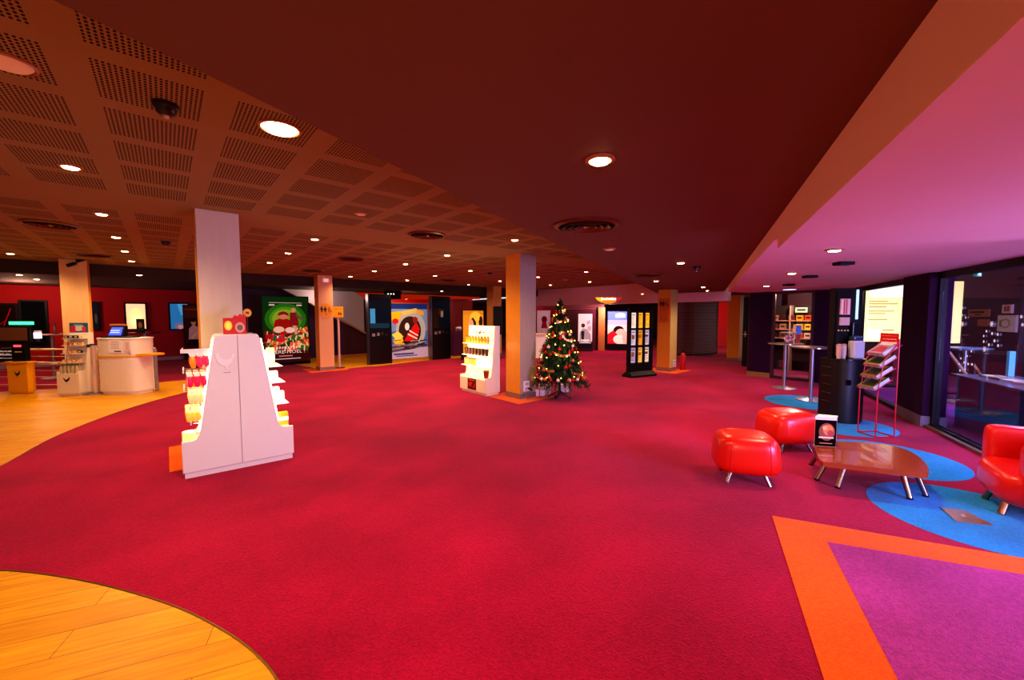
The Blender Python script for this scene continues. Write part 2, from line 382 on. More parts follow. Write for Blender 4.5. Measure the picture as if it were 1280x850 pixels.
mb = MB(); mb.box(-.13, .73, -.13, .145, 0, .16, mat('#6a5a66', .45)); struct('baseboard_pier', mb, loc=(*W3(0), 0), rotz=ANG3)
mb = MB(); mb.box(-8.5, -.12, .02, .10, 0, .035, mat('#8a6a50', .35, .6)); struct('trim_5', mb, loc=(*W3(0), 0), rotz=ANG3)
# hall beyond the glass
OW = mat('#4a2440', .6)
NO = -3.1
mb = MB(); mb.box(-9, 7.5, -.1, 0, 0, 2.95, OW); struct('wall_entrance', mb, loc=(*W3(0, NO), 0), rotz=ANG3)
mb = MB(); mb.box(-9, 7.5, -3.2, .0, 2.9, 3.0, mat('#6a4a58', .7)); struct('ceiling', mb, loc=(*W3(0, 0), 0), rotz=ANG3)
mb = MB(); mb.box(-9, 7.5, -.02, .02, ZF, 2.95, mat('#301424', .6)); struct('trim_6', mb, loc=(*W3(0, -.06), 0), rotz=ANG3)
# shop behind the small window
wall('wall_shop', (14.4, 3.7), (14.4, 1.3), 0, 2.5, mat('#52252a', .6))
wall('wall_shop_side', (11.9, 3.86), (14.4, 3.86), 0, 2.5, mat('#4a1420', .6))
mb = MB(); mb.add([(11.8,1.2,.002),(14.4,1.2,.002),(14.4,3.9,.002),(11.8,3.9,.002)], [(0,1,2,3)], carpet('#b04a70')); struct('floor', mb)
mb = MB(); mb.box(11.8, 14.5, 1.2, 3.9, 2.4, 2.45, mat('#8a6a60', .7)); struct('ceiling', mb)
# far right: curved louvred wall and red corridor
SLAT = mat('#8a5248', .45); mb = MB()
q0, q1 = Vector(XY(846, 16.2)), Vector(XY(897, 17.0)); mid = (q0+q1)/2; nrm = (Vector((0,0))-mid).normalized()
arc = []
for i in range(13):
    t = i/12; p = q0.lerp(q1, t)+nrm*(.45*4*t*(1-t)); arc.append((p.x, p.y))
for k in range(30):
    z = .06+k*.074
    outer = [(x, y) for x, y in arc]; inner = [(x-nrm.x*.03, y-nrm.y*.03) for x, y in arc][::-1]
    mb.prism(outer+inner, z, z+.05, SLAT)
back = [(x-nrm.x*.04, y-nrm.y*.04) for x, y in arc]; mb.prism(back+[(x-nrm.x*.08, y-nrm.y*.08) for x, y in arc][::-1], 0, 2.34, mat('#0c0404', .8))
for i in (0, 5, 12): mb.tube([(arc[i][0], arc[i][1], 0), (arc[i][0], arc[i][1], 2.3)], .02, SLAT)
struct('wall_louvred', mb)
a, b = XY(897, 19.5), XY(916, 19.5)
wall('wall_corridor', XY(880, 21), XY(945, 21), 0, 2.4, mat('#d0180c', .6))
def facing(pt): return math.atan2(pt[1], pt[0])-PI/2
# dark door leaf by the far pillar
mb = MB(); pd = XY(934, 12.6); mb.box(-.12, .14, 0, .06, 0, 2.2, mat('#08060a', .5)); d1 = struct('door_1', mb, loc=(*pd, 0), rotz=facing(pd))
mb = MB(); mb.tube([(-.10,-.03,1.02),(.0,-.03,1.02)], .012, WHITE); mb.tube([(-.05,-.03,.94),(-.05,-.03,1.12)], .01, WHITE); mb.build('door_handle', d1)
# ------------------------------------------------------------------ pillars
BASE_O = carpet('#e8650a', .85, .3)
def pillar(cx, cy, w, z1, label, square=True, xm=ORANGE_LIT, ym=PALE_LAM):  # xm puts the warm light on the side faces into their colour
    t = thing('pillar', label, 'pillar', (cx, cy, 0)); h = w/2
    mb = MB(); mb.box(-h, h, -h, h, .1, z1, ym)
    for i in range(6):
        f = mb.f[i]
        if i in (3, 5): mb.m[i] = mb.mi(xm)
    mb.build('shaft', t, bevel=.004)
    mb = MB(); g = h+.008; mb.box(-g, g, -g, g, .003, .1, SKIRT); mb.build('skirting', t)
    if square:
        sheet('floor', [(cx-.52, cy-.52), (cx+.52, cy-.52), (cx+.52, cy+.52), (cx-.52, cy+.52)], .003, BASE_O)
    return t
pA_ = pillar(.49, 5.83, .40, ZP, 'tall pale pillar rising right behind the large white display stand')
pC = pillar(5.30, 5.83, .42, ZP, 'pillar with an orange left face beside the Christmas tree', ym=wood_mat('#a08c7c', '#b09c8a', .5))
pL = pillar(-1.42, 12.6, .40, ZP, 'cream pillar with security cameras at its top, behind the snack stand', False, ym=wood_mat('#e0b070', '#ecc080', .5))
pW = pillar(3.56, 12.6, .40, ZP, 'peach pillar carrying a round yellow toilet sign', ym=wood_mat('#e8ac74', '#f0b880', .5))
pD = pillar(10.0, 12.6, .42, ZP, 'yellowish pillar behind the lit snack stand, with a black screen in front', False, xm=wood_mat('#a86a1c', '#b87824', .5), ym=wood_mat('#d8a040', '#e0ac50', .5))
pR = pillar(11.10, 5.83, .40, ZS, 'orange pillar with black toilet pictograms next to the notice frame', xm=wood_mat('#c8781c', '#d88828', .5), ym=wood_mat('#d0b868', '#dcc478', .5))
pF = pillar(15.5, 5.55, .40, 2.34, 'yellow pillar at the far right beside the purple wall', False, xm=wood_mat('#e0900c', '#eca018', .5), ym=wood_mat('#c88a18', '#d89820', .5))
# pictograms
def man(mb, x, z, h, y, m, dress=False):
    mb.ell(x, z+h*.9, h*.1, h*.1, y, m, 14)
    if dress: mb.flat([(x-.09*h, z+.76*h),(x+.09*h, z+.76*h),(x+.2*h, z+.3*h),(x-.2*h, z+.3*h)], y, m)
    else: mb.rect(x-.13*h, x+.13*h, z+.38*h, z+.77*h, y, m)
    mb.rect(x-.11*h, x-.02*h, z, z+.4*h, y, m); mb.rect(x+.02*h, x+.11*h, z, z+.4*h, y, m)
    mb.rect(x-.22*h, x-.15*h, z+.4*h, z+.75*h, y, m); mb.rect(x+.15*h, x+.22*h, z+.4*h, z+.75*h, y, m)
def wheel(mb, x, z, h, y, m):
    mb.ell(x-.05*h, z+.9*h, .09*h, .09*h, y, m, 12)
    mb.flat([(x-.1*h, z+.8*h),(x, z+.8*h),(x+.03*h, z+.45*h),(x-.1*h, z+.45*h)], y, m)
    mb.rect(x-.1*h, x+.25*h, z+.4*h, z+.48*h, y, m); mb.flat([(x+.2*h, z+.48*h),(x+.28*h, z+.48*h),(x+.42*h, z+.1*h),(x+.33*h, z+.08*h)], y, m)
    n = 16
    for i in range(n):
        a0 = PI*.6+PI*1.3*i/n; a1 = PI*.6+PI*1.3*(i+1)/n
        mb.flat([(x+.24*h*math.cos(a0), z+.28*h+.28*h*math.sin(a0)),(x+.24*h*math.cos(a1), z+.28*h+.28*h*math.sin(a1)),(x+.17*h*math.cos(a1), z+.28*h+.21*h*math.sin(a1)),(x+.17*h*math.cos(a0), z+.28*h+.21*h*math.sin(a0))], y, m)
def arrow(mb, x, z, s, y, m): mb.flat([(x-s, z+s*.2),(x+s, z+s*.2),(x+s*.1, z-s*.9),(x-s*.1, z-s*.9)], y, m)
INK = mat('#140806', .6)
t = thing('toilet_sign', 'round yellow toilet sign with man, woman and wheelchair pictograms on the peach pillar', 'sign', (3.56, 12.395, HZ(388.5, 11.75)))
mb = MB(); mb.ell(0, 0, .195, .215, 0, mat('#f0a010', .5), 32); mb.ell(0, 0, .195, .215, .002, mat('#f0a010', .5), 32); mb.build('plate', t)
mb = MB(); man(mb, -.115, -.045, .17, -.002, INK); mb.build('man_pictogram', t); mb = MB(); man(mb, -.02, -.045, .17, -.002, INK, True); mb.build('woman_pictogram', t)
mb = MB(); wheel(mb, .09, -.045, .15, -.002, INK); mb.build('wheelchair_pictogram', t); mb = MB(); arrow(mb, 0, -.10, .025, -.002, INK); mb.build('arrow', t)
t = thing('exit_plate', 'small pale plate at the very top of the peach pillar', 'sign', (3.58, 12.395, HZ(351, 11.75)))
mb = MB(); mb.box(-.09, .09, -.012, 0, -.06, .06, mat('#e8a090', .5, emit=.3)); mb.build('plate', t)
mb = MB(); mb.rect(-.06, .06, -.045, .045, -.014, mat('#f4d8d0', .5, emit=.4)); mb.build('panel', t)
t = thing('toilet_sign', 'tall orange sign with black toilet pictograms on the pillar behind the notice frame', 'sign', (10.896, 5.83, 0), -PI/2)
mb = MB(); z0, z1 = HZ(403, 11.6), HZ(373, 11.6); mb.box(-.16, .16, 0, .004, z0, z1, mat('#c45a10', .5)); mb.build('plate', t, bevel=.02)
mb = MB(); zz = HZ(383.5, 11.6); man(mb, -.10, zz, .17, -.004, INK); mb.build('man_pictogram', t); mb = MB(); man(mb, -.02, zz, .17, -.004, INK, True); mb.build('woman_pictogram', t); mb = MB(); wheel(mb, .085, zz, .15, -.004, INK); mb.build('wheelchair_pictogram', t); mb = MB(); arrow(mb, 0, zz-.055, .022, -.004, INK); mb.build('arrow', t)
zz = HZ(399.5, 11.6); mb = MB(); mb.text('3 · 2', .1, -.0, zz, -.004, INK); mb.build('lettering', t); mb = MB(); arrow(mb, 0, zz-.05, .022, -.004, INK); mb.build('arrow', t)
def socket(px_loc, rotz, label, cable=False):
    t = thing('power_socket', label, 'socket', px_loc, rotz)
    mb = MB(); mb.box(-.075, .075, -.02, 0, -.1, .1, WHITE); mb.build('cover', t, bevel=.005)
    mb = MB()
    for zz in (-.045, .045): mb.rect(-.045, .045, zz-.032, zz+.032, -.021, mat('#b8b0b4', .5))
    mb.build('outlet', t)
    if cable:
        mb = MB(); mb.tube([(.03,-.03,-.045),(.06,-.07,-.05),(.09,-.06,-.09)], .018, BLACK); mb.build('plug', t)
        mb = MB(); mb.tube(spline3 := [(-.03,-.025,-.08),(-.03,-.05,-.16),(-.08,-.05,-.24),(-.12,-.04,-.215)], .005, mat('#b8b0a8', .5)); mb.build('cable', t)
    return t
socket((5.24, 5.612, .24), 0, 'white double socket low on the grey face of the pillar by the tree', True)
socket((11.15, 5.622, .22), 0, 'white socket low on the yellow face of the notice frame pillar')
# fire extinguisher beside that pillar
t = thing('fire_extinguisher', 'red fire extinguisher half hidden behind the notice frame pillar', 'extinguisher', (11.55, 5.55, 0))
mb = MB(); mb.lathe([(.075,0),(.08,.02),(.08,.42),(.05,.48),(.025,.5),(.025,.53)], REDM); mb.build('cylinder', t)
mb = MB(); mb.box(-.04, .06, -.012, .012, .53, .58, BLACK); mb.tube([(.05,0,.55),(.1,0,.5),(.1,0,.2)], .01, BLACK); mb.build('valve', t)
# security cameras on the left pillar
for dx, dz, lab in ((-.02, HZ(331.5, 8.3), 'lower dome of the two security cameras on the cream pillar'), (.12, HZ(326.5, 8.3)+.02, 'upper right one of the two security cameras on the cream pillar')):
    t = thing('security_camera', lab, 'camera', (-1.42+dx, 12.4, dz))
    mb = MB(); mb.tube([(0,0,.02),(-.02,-.1,.02)], .014, CREAM); mb.box(-.05, .03, -.012, 0, -.01, .06, CREAM); mb.build('bracket', t)
    mb = MB(); mb.tube([(-.05,-.09,-.02),(.06,-.12,.03)], .034, BLACK, 12); mb.build('body', t)
    mb = MB(); mb.tube([(.06,-.12,.03),(.09,-.128,.044)], .028, DGREY, 12); mb.build('lens', t)
# ------------------------------------------------------------------ emblem (bird silhouette)
BIRD = [(-.5,.28),(-.42,.42),(-.3,.34),(-.26,.16),(-.1,.08),(.1,.12),(.26,.3),(.34,.52),(.5,.5),(.46,.2),(.36,-.08),(.16,-.26),(.02,-.3),(-.02,-.5),(-.1,-.5),(-.1,-.3),(-.28,-.16),(-.38,.06),(-.4,.2)]
def bird(mb, x, z, s, y, m, flip=1): mb.flat([(x+flip*a*s, z+b*s) for a, b in BIRD], y, m)
# ------------------------------------------------------------------ large double-sided display stand
DS = thing('display_stand', 'large white double-sided sweets stand in front of the tall pale pillar', 'display stand', (.555, 4.965, 0), -.03)
LEDM = mat('#fff0d0', .5, emit=6, emitc='#ffd9a0')
def prof(sgn):
    P = [(0,.055),(.485,.055),(.485,.37),(.40,.37),(.365,.385),(.34,.43),(.20,1.36),(.185,1.395),(.15,1.41),(0,1.41)]
    return [(sgn*x, z) for x, z in P]
for sgn in (-1, 1):
    mb = MB(); mb.prismy([(x+(.0015*sgn if abs(x) < .001 else 0), z) for x, z in prof(sgn)], 0, .03, WHITE); mb.build('side_panel', DS, bevel=.006)
for sgn in (-1, 1):
    mb = MB(); mb.prismy([(x+(.0015*sgn if abs(x) < .001 else 0), z) for x, z in prof(sgn)], .44, .47, WHITE); mb.build('side_panel', DS)
mb = MB(); mb.box(-.004, .004, .003, .031, .06, 1.405, mat('#8a8088', .5)); mb.build('seam', DS)
mb = MB(); mb.box(-.47, .47, .01, .46, 0, .055, WHITE); mb.build('plinth', DS)
mb = MB(); mb.box(-.48, .48, .03, .44, .055, .33, WHITE); mb.build('base_box', DS)
LIT = mat('#fff4e0', .5, emit=1.1, emitc='#ffe9b8')
mb = MB(); mb.prismy([(-.30,.33),(.30,.33),(.15,1.39),(-.15,1.39)], .03, .44, LIT); mb.build('back_board', DS)
mb = MB(); mb.prismy([(-.19,1.39),(.19,1.39),(.17,1.41),(-.17,1.41)], .03, .44, WHITE); mb.build('top', DS)
for sgn in (-1, 1):
    mb = MB(); mb.prismy([(sgn*.335,.45),(sgn*.355,.45),(sgn*.215,1.36),(sgn*.195,1.36)], .035, .06, LEDM); mb.build('light_strip', DS, label='glowing edge strip of the stand')
mb = MB(); bird(mb, -.11, 1.14, .17, -.004, mat('#f8f4f6', .3), -1); bird(mb, -.112, 1.138, .17, -.002, mat('#a89aa8', .4), -1); mb.rect(-.13, -.07, 1.02, 1.028, -.003, mat('#b0a4b0', .4)); mb.build('emblem', DS, label='white raised bird emblem')  # grey offset copy paints the shade around the white relief
for z in (.62, .86, 1.04):
    mb = MB(); mb.box(.21+(1.36-z)*.15, .37+(1.36-z)*.12, .05, .43, z, z+.008, mat('#ffffff', .3, emit=.7, emitc='#fff0d0')); mb.build('shelf', DS, label='glowing acrylic shelf on the right')
mb = MB()
for z in (1.24, 1.04, .86, .68, .52):
    xr = -.20-(1.36-z)*.15
    for k in range(4):
        y = .06+k*.10; mb.tube([(xr+.02, y, z),(-.44 if z > .8 else -.40, y, z+.015)], .0035, CHROME, 6)
        mb.box(-.452 if z > .8 else -.412, -.44 if z > .8 else -.40, y-.018, y+.018, z-.002, z+.03, WHITE)
    mb.tube([(xr,.05,z),(xr,.42,z)], .005, CHROME, 6)
mb.build('hook_rail', DS)
mb = MB(); mb.box(-.455, -.21, .05, .42, 1.27, 1.275, ACRYL); mb.box(-.46, -.23, .045, .05, 1.235, 1.275, mat('#f4f0f0', .4)); mb.build('price_strip', DS)
mb = MB(); mb.box(-.485, -.36, .035, .04, .33, .46, ACRYL); mb.box(-.485, -.48, .035, .43, .33, .46, ACRYL); mb.build('clear_bin', DS)
# hanging sweets
def bag_mb(c1, c2, h):
    mb = MB(); w = .023
    mb.ball((0,0,-h*.62), 1, c1, 10, sx=w*1.05, sy=.024, sz=h*.36, p=2.6); mb.prismy([(-w,-h*.24),(w,-h*.24),(w*.8,0),(-w*.8,0)], -.003, .003, c2); return mb
tiers = [(1.24,.16,'#f0305c','#f6d0c8','pink',True),(1.04,.15,'#e81c50','#f4e0c0','crimson',True),(.86,.14,'#f2d890','#fff0c0','cream',False),(.68,.13,'#f0c850','#fff0b0','yellow',False)]
for ti, (z, h, c1, c2, cn, far) in enumerate(tiers):
    src = None
    for k in range(4):
        for j in range(3):
            x = -.235-(1.36-z)*.15-j*(.056 if ti < 2 else .04)
            yy = .06+k*.10
            col = '#f09020' if (ti == 0 and j == 2 and k < 2) else c1
            if src is None or col != c1:
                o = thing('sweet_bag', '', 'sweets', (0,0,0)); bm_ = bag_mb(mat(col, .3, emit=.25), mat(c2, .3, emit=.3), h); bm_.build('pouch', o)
                if col == c1: src = o
            else: o = copy_tree(src)
            o.location = (.555+x, 4.965+yy, z-.002)
            nm = 'orange' if col != c1 else cn
            tag(o, f"{nm} sweet bag, {['nearest','second','third','farthest'][k]} on the {['inner','middle','outer'][j]} {['top','second','third','lowest'][ti]} hooks of the large stand", 'sweets', 'sweet bags hanging on the large white stand')
# goods on the right side and in the bin
def box_thing(name, label, cat, loc, w, d, h, m, lidm=None, rotz=0., group=None, bev=.004):
    t = thing(name, label, cat, loc, rotz, group)
    mb = MB(); mb.boxc(0,0,0,w,d,h,m); mb.build('carton', t, bevel=bev)
    if lidm: mb = MB(); mb.boxc(0,-.001,h*.35,w*1.004,d*1.006,h*.3,lidm); mb.build('band', t)
    return t
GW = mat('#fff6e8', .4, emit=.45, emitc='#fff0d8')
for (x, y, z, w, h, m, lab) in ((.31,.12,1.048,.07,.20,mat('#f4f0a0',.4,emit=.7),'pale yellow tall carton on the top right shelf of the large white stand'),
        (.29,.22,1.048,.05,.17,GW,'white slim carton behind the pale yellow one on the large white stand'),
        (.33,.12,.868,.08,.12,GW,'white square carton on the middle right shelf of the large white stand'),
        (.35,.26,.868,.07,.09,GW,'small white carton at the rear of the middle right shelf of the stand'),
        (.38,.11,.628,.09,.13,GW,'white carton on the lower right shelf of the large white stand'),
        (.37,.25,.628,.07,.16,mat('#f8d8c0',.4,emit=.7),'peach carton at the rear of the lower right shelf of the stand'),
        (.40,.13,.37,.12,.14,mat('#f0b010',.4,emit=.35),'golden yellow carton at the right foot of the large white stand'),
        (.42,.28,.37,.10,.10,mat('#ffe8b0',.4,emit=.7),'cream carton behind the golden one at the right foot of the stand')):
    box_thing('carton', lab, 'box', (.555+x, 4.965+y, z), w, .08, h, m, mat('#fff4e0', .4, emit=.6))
t = thing('sweet_tub', 'clear tub of yellow sweets in the lower left bin of the large white stand', 'tub', (.555-.42, 4.965+.12, .335))
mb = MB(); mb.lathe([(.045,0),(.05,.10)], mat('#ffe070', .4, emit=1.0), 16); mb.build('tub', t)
mb = MB(); mb.lathe([(.052,.10),(.052,.115)], GW, 16); mb.build('lid', t)
# red toy box on top
t = thing('popcorn_box', 'red carton with a yellow disc on top of the large white stand', 'box', (.555, 5.125, 1.41), math.radians(-8))
mb = MB(); mb.boxc(0,0,0,.20,.13,.17,mat('#c8081c', .4)); mb.build('carton', t, bevel=.004)
mb = MB(); mb.ell(-.055, .09, .034, .05, -.067, mat('#f8b020', .4, emit=.4)); mb.ell(-.055, .09, .022, .034, -.068, mat('#ffd860', .4, emit=.3)); mb.ell(.045, .07, .042, .055, -.067, mat('#d8a8a0', .5)); mb.ell(.045, .068, .026, .03, -.068, mat('#80605c', .5)); mb.build('print', t)
mb = MB(); mb.flat([(-.02,.17),(.10,.17),(.10,.205),(.075,.19),(.05,.215),(.025,.19),(0,.20)], -.03, mat('#d81838', .5)); mb.flat([(-.02,.17),(.10,.17),(.10,.205),(.075,.19),(.05,.215),(.025,.19),(0,.20)], -.028, mat('#d81838', .5)); mb.build('flap', t)
t = thing('price_disc', 'small round yellow tag sticking up behind the red carton on the stand', 'sign', (.68, 5.205, 1.41))
mb = MB(); mb.tube([(0,0,0),(0,0,.20)], .003, CHROME, 6); mb.build('stem', t)
mb = MB(); mb.ell(0, .225, .04, .045, -.004, mat('#f0b020', .4), 20); mb.ell(0, .225, .04, .045, .0, mat('#f0b020', .4), 20); mb.rect(-.015, .015, .215, .235, -.006, mat('#6a4010', .5)); mb.build('disc', t)
# ------------------------------------------------------------------ single-sided snack stands
def snack_stand(label, loc, rotz, w, d, H, led=True, body=CREAM, lit=LIT, ledge=.36, shelves=(.56,.78,1.02)):
    t = thing('snack_stand', label, 'display stand', loc, rotz)
    hw = w/2
    P = [(0,.05),(d,.05),(d,H),(d-.12,H),(d*.42,ledge+.06),(d*.36,ledge),(0,ledge)]
    for s in (-1, 1):
        mb = MB(); x0, x1 = (-hw, -hw+.022) if s < 0 else (hw-.022, hw)
        n = len(P); vs = [(x0, y, z) for y, z in P]+[(x1, y, z) for y, z in P]
        mb.add(vs, [tuple(range(n))[::-1], tuple(range(n, 2*n))]+[(i, (i+1)%n, n+(i+1)%n, n+i) for i in range(n)], body)
        mb.build('side_panel', t, bevel=.004)
    mb = MB(); mb.box(-hw+.022, hw-.022, .0, d-.02, .05, ledge-.04, body); mb.build('base_box', t, bevel=.004)
    mb = MB(); mb.box(-hw+.02, hw-.02, .03, d-.02, 0, .05, body); mb.build('plinth', t)
    mb = MB(); n = 4; yb0, yb1 = d*.45, d-.11
    mb.add([(-hw+.022,yb0,ledge-.04),(hw-.022,yb0,ledge-.04),(hw-.022,yb1,H-.005),(-hw+.022,yb1,H-.005),(-hw+.022,d-.01,ledge-.04),(hw-.022,d-.01,ledge-.04),(hw-.022,d-.01,H-.005),(-hw+.022,d-.01,H-.005)], [(0,1,2,3),(5,4,7,6),(3,2,6,7)], lit); mb.build('back_board', t)
    def yb(z): return yb0+(yb1-yb0)*(z-ledge)/(H-ledge)
    for z in shelves:
        mb = MB(); mb.box(-hw+.024, hw-.024, yb(z)-.16, yb(z)+.02, z, z+.012, lit if led else CREAM); mb.build('shelf', t)
    return t, yb
S2, yb = snack_stand('brightly lit snack stand leaning on the pillar by the Christmas tree', (4.74, 6.70, 0), -PI/2, .92, .36, 1.40, lit=mat('#fff2d8', .5, emit=.85, emitc='#ffe4a8'))
mb = MB(); mb.rect(-.17, .13, .08, .31, -.003, mat('#5a0c08', .4)); mb.ell(-.06, .19, .09, .05, -.005, mat('#c83018', .4)); mb.ell(.04, .17, .07, .05, -.005, mat('#a02010', .4)); mb.rect(-.12, .08, .265, .285, -.005, mat('#d86030', .4)); mb.build('sticker', S2, label='dark red sticker on the base front')
mb = MB(); bird(mb, -.02, 1.26, .12, yb(1.26)-.03, mat('#7a6aa0', .4)); mb.rect(-.16, -.07, 1.25, 1.27, yb(1.26)-.03, mat('#8a7ab0', .4)); mb.rect(.05, .16, 1.25, 1.27, yb(1.26)-.03, mat('#8a7ab0', .4)); mb.build('emblem', S2, label='lilac emblem on the lit header')
def cup(name, label, loc, c, lidc, r, h, cat, group, emit=0.):
    t = thing(name, label, cat, loc, 0, group)
    mb = MB(); mb.lathe([(r*.75,0),(r,h)], mat(c, .4, emit=emit), 12); mb.build('cup', t)
    mb = MB(); mb.lathe([(r*1.06,h),(r*1.06,h+.012),(r*.9,h+.022)], mat(lidc, .4), 12); mb.build('lid', t); return t
for k in range(8):
    x = -.37+k*.105
    o = thing('snack_bag', f'{ORD[k]} yellow snack bag from the left on the top shelf of the lit snack stand', 'snack', place(S2, x, yb(1.02)-.09, 1.032), -PI/2+random.uniform(-.2,.2), 'yellow bags on the lit snack stand')
    mb = MB(); mb.ball((0,0,.075), 1, mat(random.choice(['#d8a020','#c88818','#e0b040']), .35), 10, sx=.042, sy=.03, sz=.06, p=2.6); mb.build('pouch', o)
    mb = MB(); mb.prismy([(-.034,.12),(.034,.12),(.038,.152),(-.038,.152)], -.003, .003, mat('#6a5a20', .4)); mb.build('seal', o)
    mb = MB(); mb.boxc(0,0,0,.05,.04,.03,mat('#e8c060',.4)); mb.build('foot', o)
for k in range(7):
    cup('paper_cup', f'{ORD[k]} brown paper cup from the left on the middle shelf of the lit snack stand', place(S2, -.36+k*.118, yb(.78)-.09, .792), '#5a2418', '#3a1810', .042, .12, 'cup', 'brown cups on the lit snack stand')
for k in range(4):
    cup('clear_cup', f'{ORD[k]} pale cup from the left on the lowest shelf of the lit snack stand', place(S2, -.36+k*.105, yb(.56)-.09, .572), '#d8b878' if k < 3 else '#d0cc40', '#8a7050', .04, .13, 'cup', 'pale cups on the lit snack stand', .1)
cup('popcorn_tub', 'dark red popcorn tub at the right end of the lit snack stand', place(S2, .34, .10, .345), '#8a2a18', '#c07040', .06, .14, 'tub', None)
# ------------------------------------------------------------------ Christmas tree
TX, TY = XY(700, 7.68)
TR = thing('christmas_tree', 'decorated artificial Christmas tree standing right of the pillar', 'christmas tree', (TX, TY, 0))
NEED = [mat('#1c3a20', .7, noise=.2), mat('#284a24', .7, noise=.2), mat('#3a5428', .7, noise=.2)]
mb = MB(); mb.tube([(0,0,.06),(0,0,1.2),(0,0,1.88)], .024, mat('#3a2a1a', .8), 8, .008); mb.build('trunk', TR)
mb = MB()
for k in range(4):
    a = k*PI/2+.4; mb.tube([(0,0,.16),(.1*math.cos(a), .1*math.sin(a), .09),(.24*math.cos(a), .24*math.sin(a), .012)], .011, mat('#1c2018', .5), 6)
mb.build('tripod_foot', TR)
mb = MB(); tips = []
def rad(z): return max(.03, .55*(1-(z-.26)/1.66)**.85)
z = .37; lvl = 0
while z < 1.84:
    n = max(6, int(20*rad(z)/.55)+5)
    for i in range(n):
        a = 2*PI*i/n+lvl*.7+random.uniform(-.12,.12); R0 = rad(z)*random.uniform(.78,1.1)
        dr = -.10*R0/.5+random.uniform(-.03,.03)
        pts = [Vector((0,0,z+.05)), Vector((R0*.5*math.cos(a), R0*.5*math.sin(a), z+.03)), Vector((R0*math.cos(a), R0*math.sin(a), z+dr))]
        tips.append(pts[2].copy())
        m = random.choice(NEED)
        K = int(22+90*R0)
        for j in range(K):
            t = .12+.9*j/K; p = pts[0].lerp(pts[1], t*2) if t < .5 else pts[1].lerp(pts[2], t*2-1)
            ra = random.uniform(0, 2*PI); out = Vector((math.cos(a), math.sin(a), -.1))
            side = Vector((-math.sin(a), math.cos(a), 0))*math.cos(ra)+Vector((0,0,1))*math.sin(ra)
            d = (out*.55+side*1.0).normalized(); ln = random.uniform(.045,.085)*(.6+.6*min(1, R0/.3)); w = d.cross(Vector((random.random()-.5, random.random()-.5, 1))).normalized()*.008
            q = p+d*ln
            mb.add([tuple(p-w), tuple(p+w), tuple(q+w*.5), tuple(q-w*.5)], [(0,1,2,3)], m)
    z += .075-.012*lvl/20; lvl += 1
for j in range(40):
    a = random.uniform(0,2*PI); p = Vector((0,0,random.uniform(1.75,1.92))); d = Vector((math.cos(a)*.5, math.sin(a)*.5, .6)).normalized()*.06; w = Vector((.006,0,0))
    mb.add([tuple(p-w), tuple(p+w), tuple(p+d)], [(0,1,2)], NEED[0])
mb.build('foliage', TR)
random.seed(21)
GL = thing('ribbon_garland', 'copper-gold ribbon garland wound round the Christmas tree', 'garland', (TX, TY, 0))
mb = MB(); gp_ = []
for k in range(140):
    f = k/139; z = .42+1.38*f; a = -f*PI*9+1; r = rad(z)*(.93+.05*math.sin(k*1.7)); gp_.append((r*math.cos(a), r*math.sin(a), z+.03*math.sin(k*.9)))
GM = mat('#c07a30', .3, .5, noise=.3, scale=40)
for k in range(139):
    if k % 9 in (0, 1, 2, 3, 4):
        p, q = gp_[k], gp_[k+1]; mb.add([(p[0],p[1],p[2]-.022),(q[0],q[1],q[2]-.022),(q[0],q[1],q[2]+.022),(p[0],p[1],p[2]+.022)], [(0,1,2,3)], GM)
mb.build('ribbon', GL)
SL = thing('string_lights', 'warm white string lights wound round the Christmas tree', 'string lights', (TX, TY, 0))
cp = []; N = 84
for k in range(N):
    f = k/N; z = .34+1.5*f; a = f*PI*15; r = rad(z)*.95; cp.append((r*math.cos(a), r*math.sin(a), z+random.uniform(-.03,.03)))
mb = MB(); mb.tube(cp, .003, mat('#10280f', .6), 4); mb.build('wire', SL)
bulbm = mat('#ffd060', .3, emit=16, emitc='#ffb440'); mb = MB(); mb.ball((0,0,0), .0095, bulbm, 8); b0 = mb.build('bulb', SL, cp[0])
b0.location = cp[0]
for k in range(1, N):
    b = b0.copy(); C.objects.link(b); b.parent = SL; b.location = cp[k]
proto = {}
for k in range(52):
    tp = random.choice(tips); z = tp.z-.03
    z = min(1.7, max(.46, z))
    cdir = math.atan2(-TY, -TX); a = cdir+random.uniform(-1.5, 1.5); r = rad(z)*.98
    kind = random.choice(['red','red','copper','white'])
    hexs = {'red':'#b01014','copper':'#c06a3a','white':'#e0c8b8'}[kind]; lab = {'red':'shiny red bauble hanging on the Christmas tree','copper':'copper bauble hanging on the Christmas tree','white':'pale pink bauble hanging on the Christmas tree'}[kind]
    if kind not in proto:
        o = thing('bauble', lab, 'bauble', (0,0,0), 0, kind+' baubles on the Christmas tree'); mb = MB(); mb.ball((0,0,-.035), .035, mat(hexs, .2, .3), 14); mb.build('ball', o)
        mb = MB(); mb.lathe([(.008,-.002),(.008,.012)], mat('#c8a050', .3, .9), 8); mb.build('cap', o); proto[kind] = o
    else: o = copy_tree(proto[kind])
    o.location = (TX+r*math.cos(a), TY+r*math.sin(a), z)
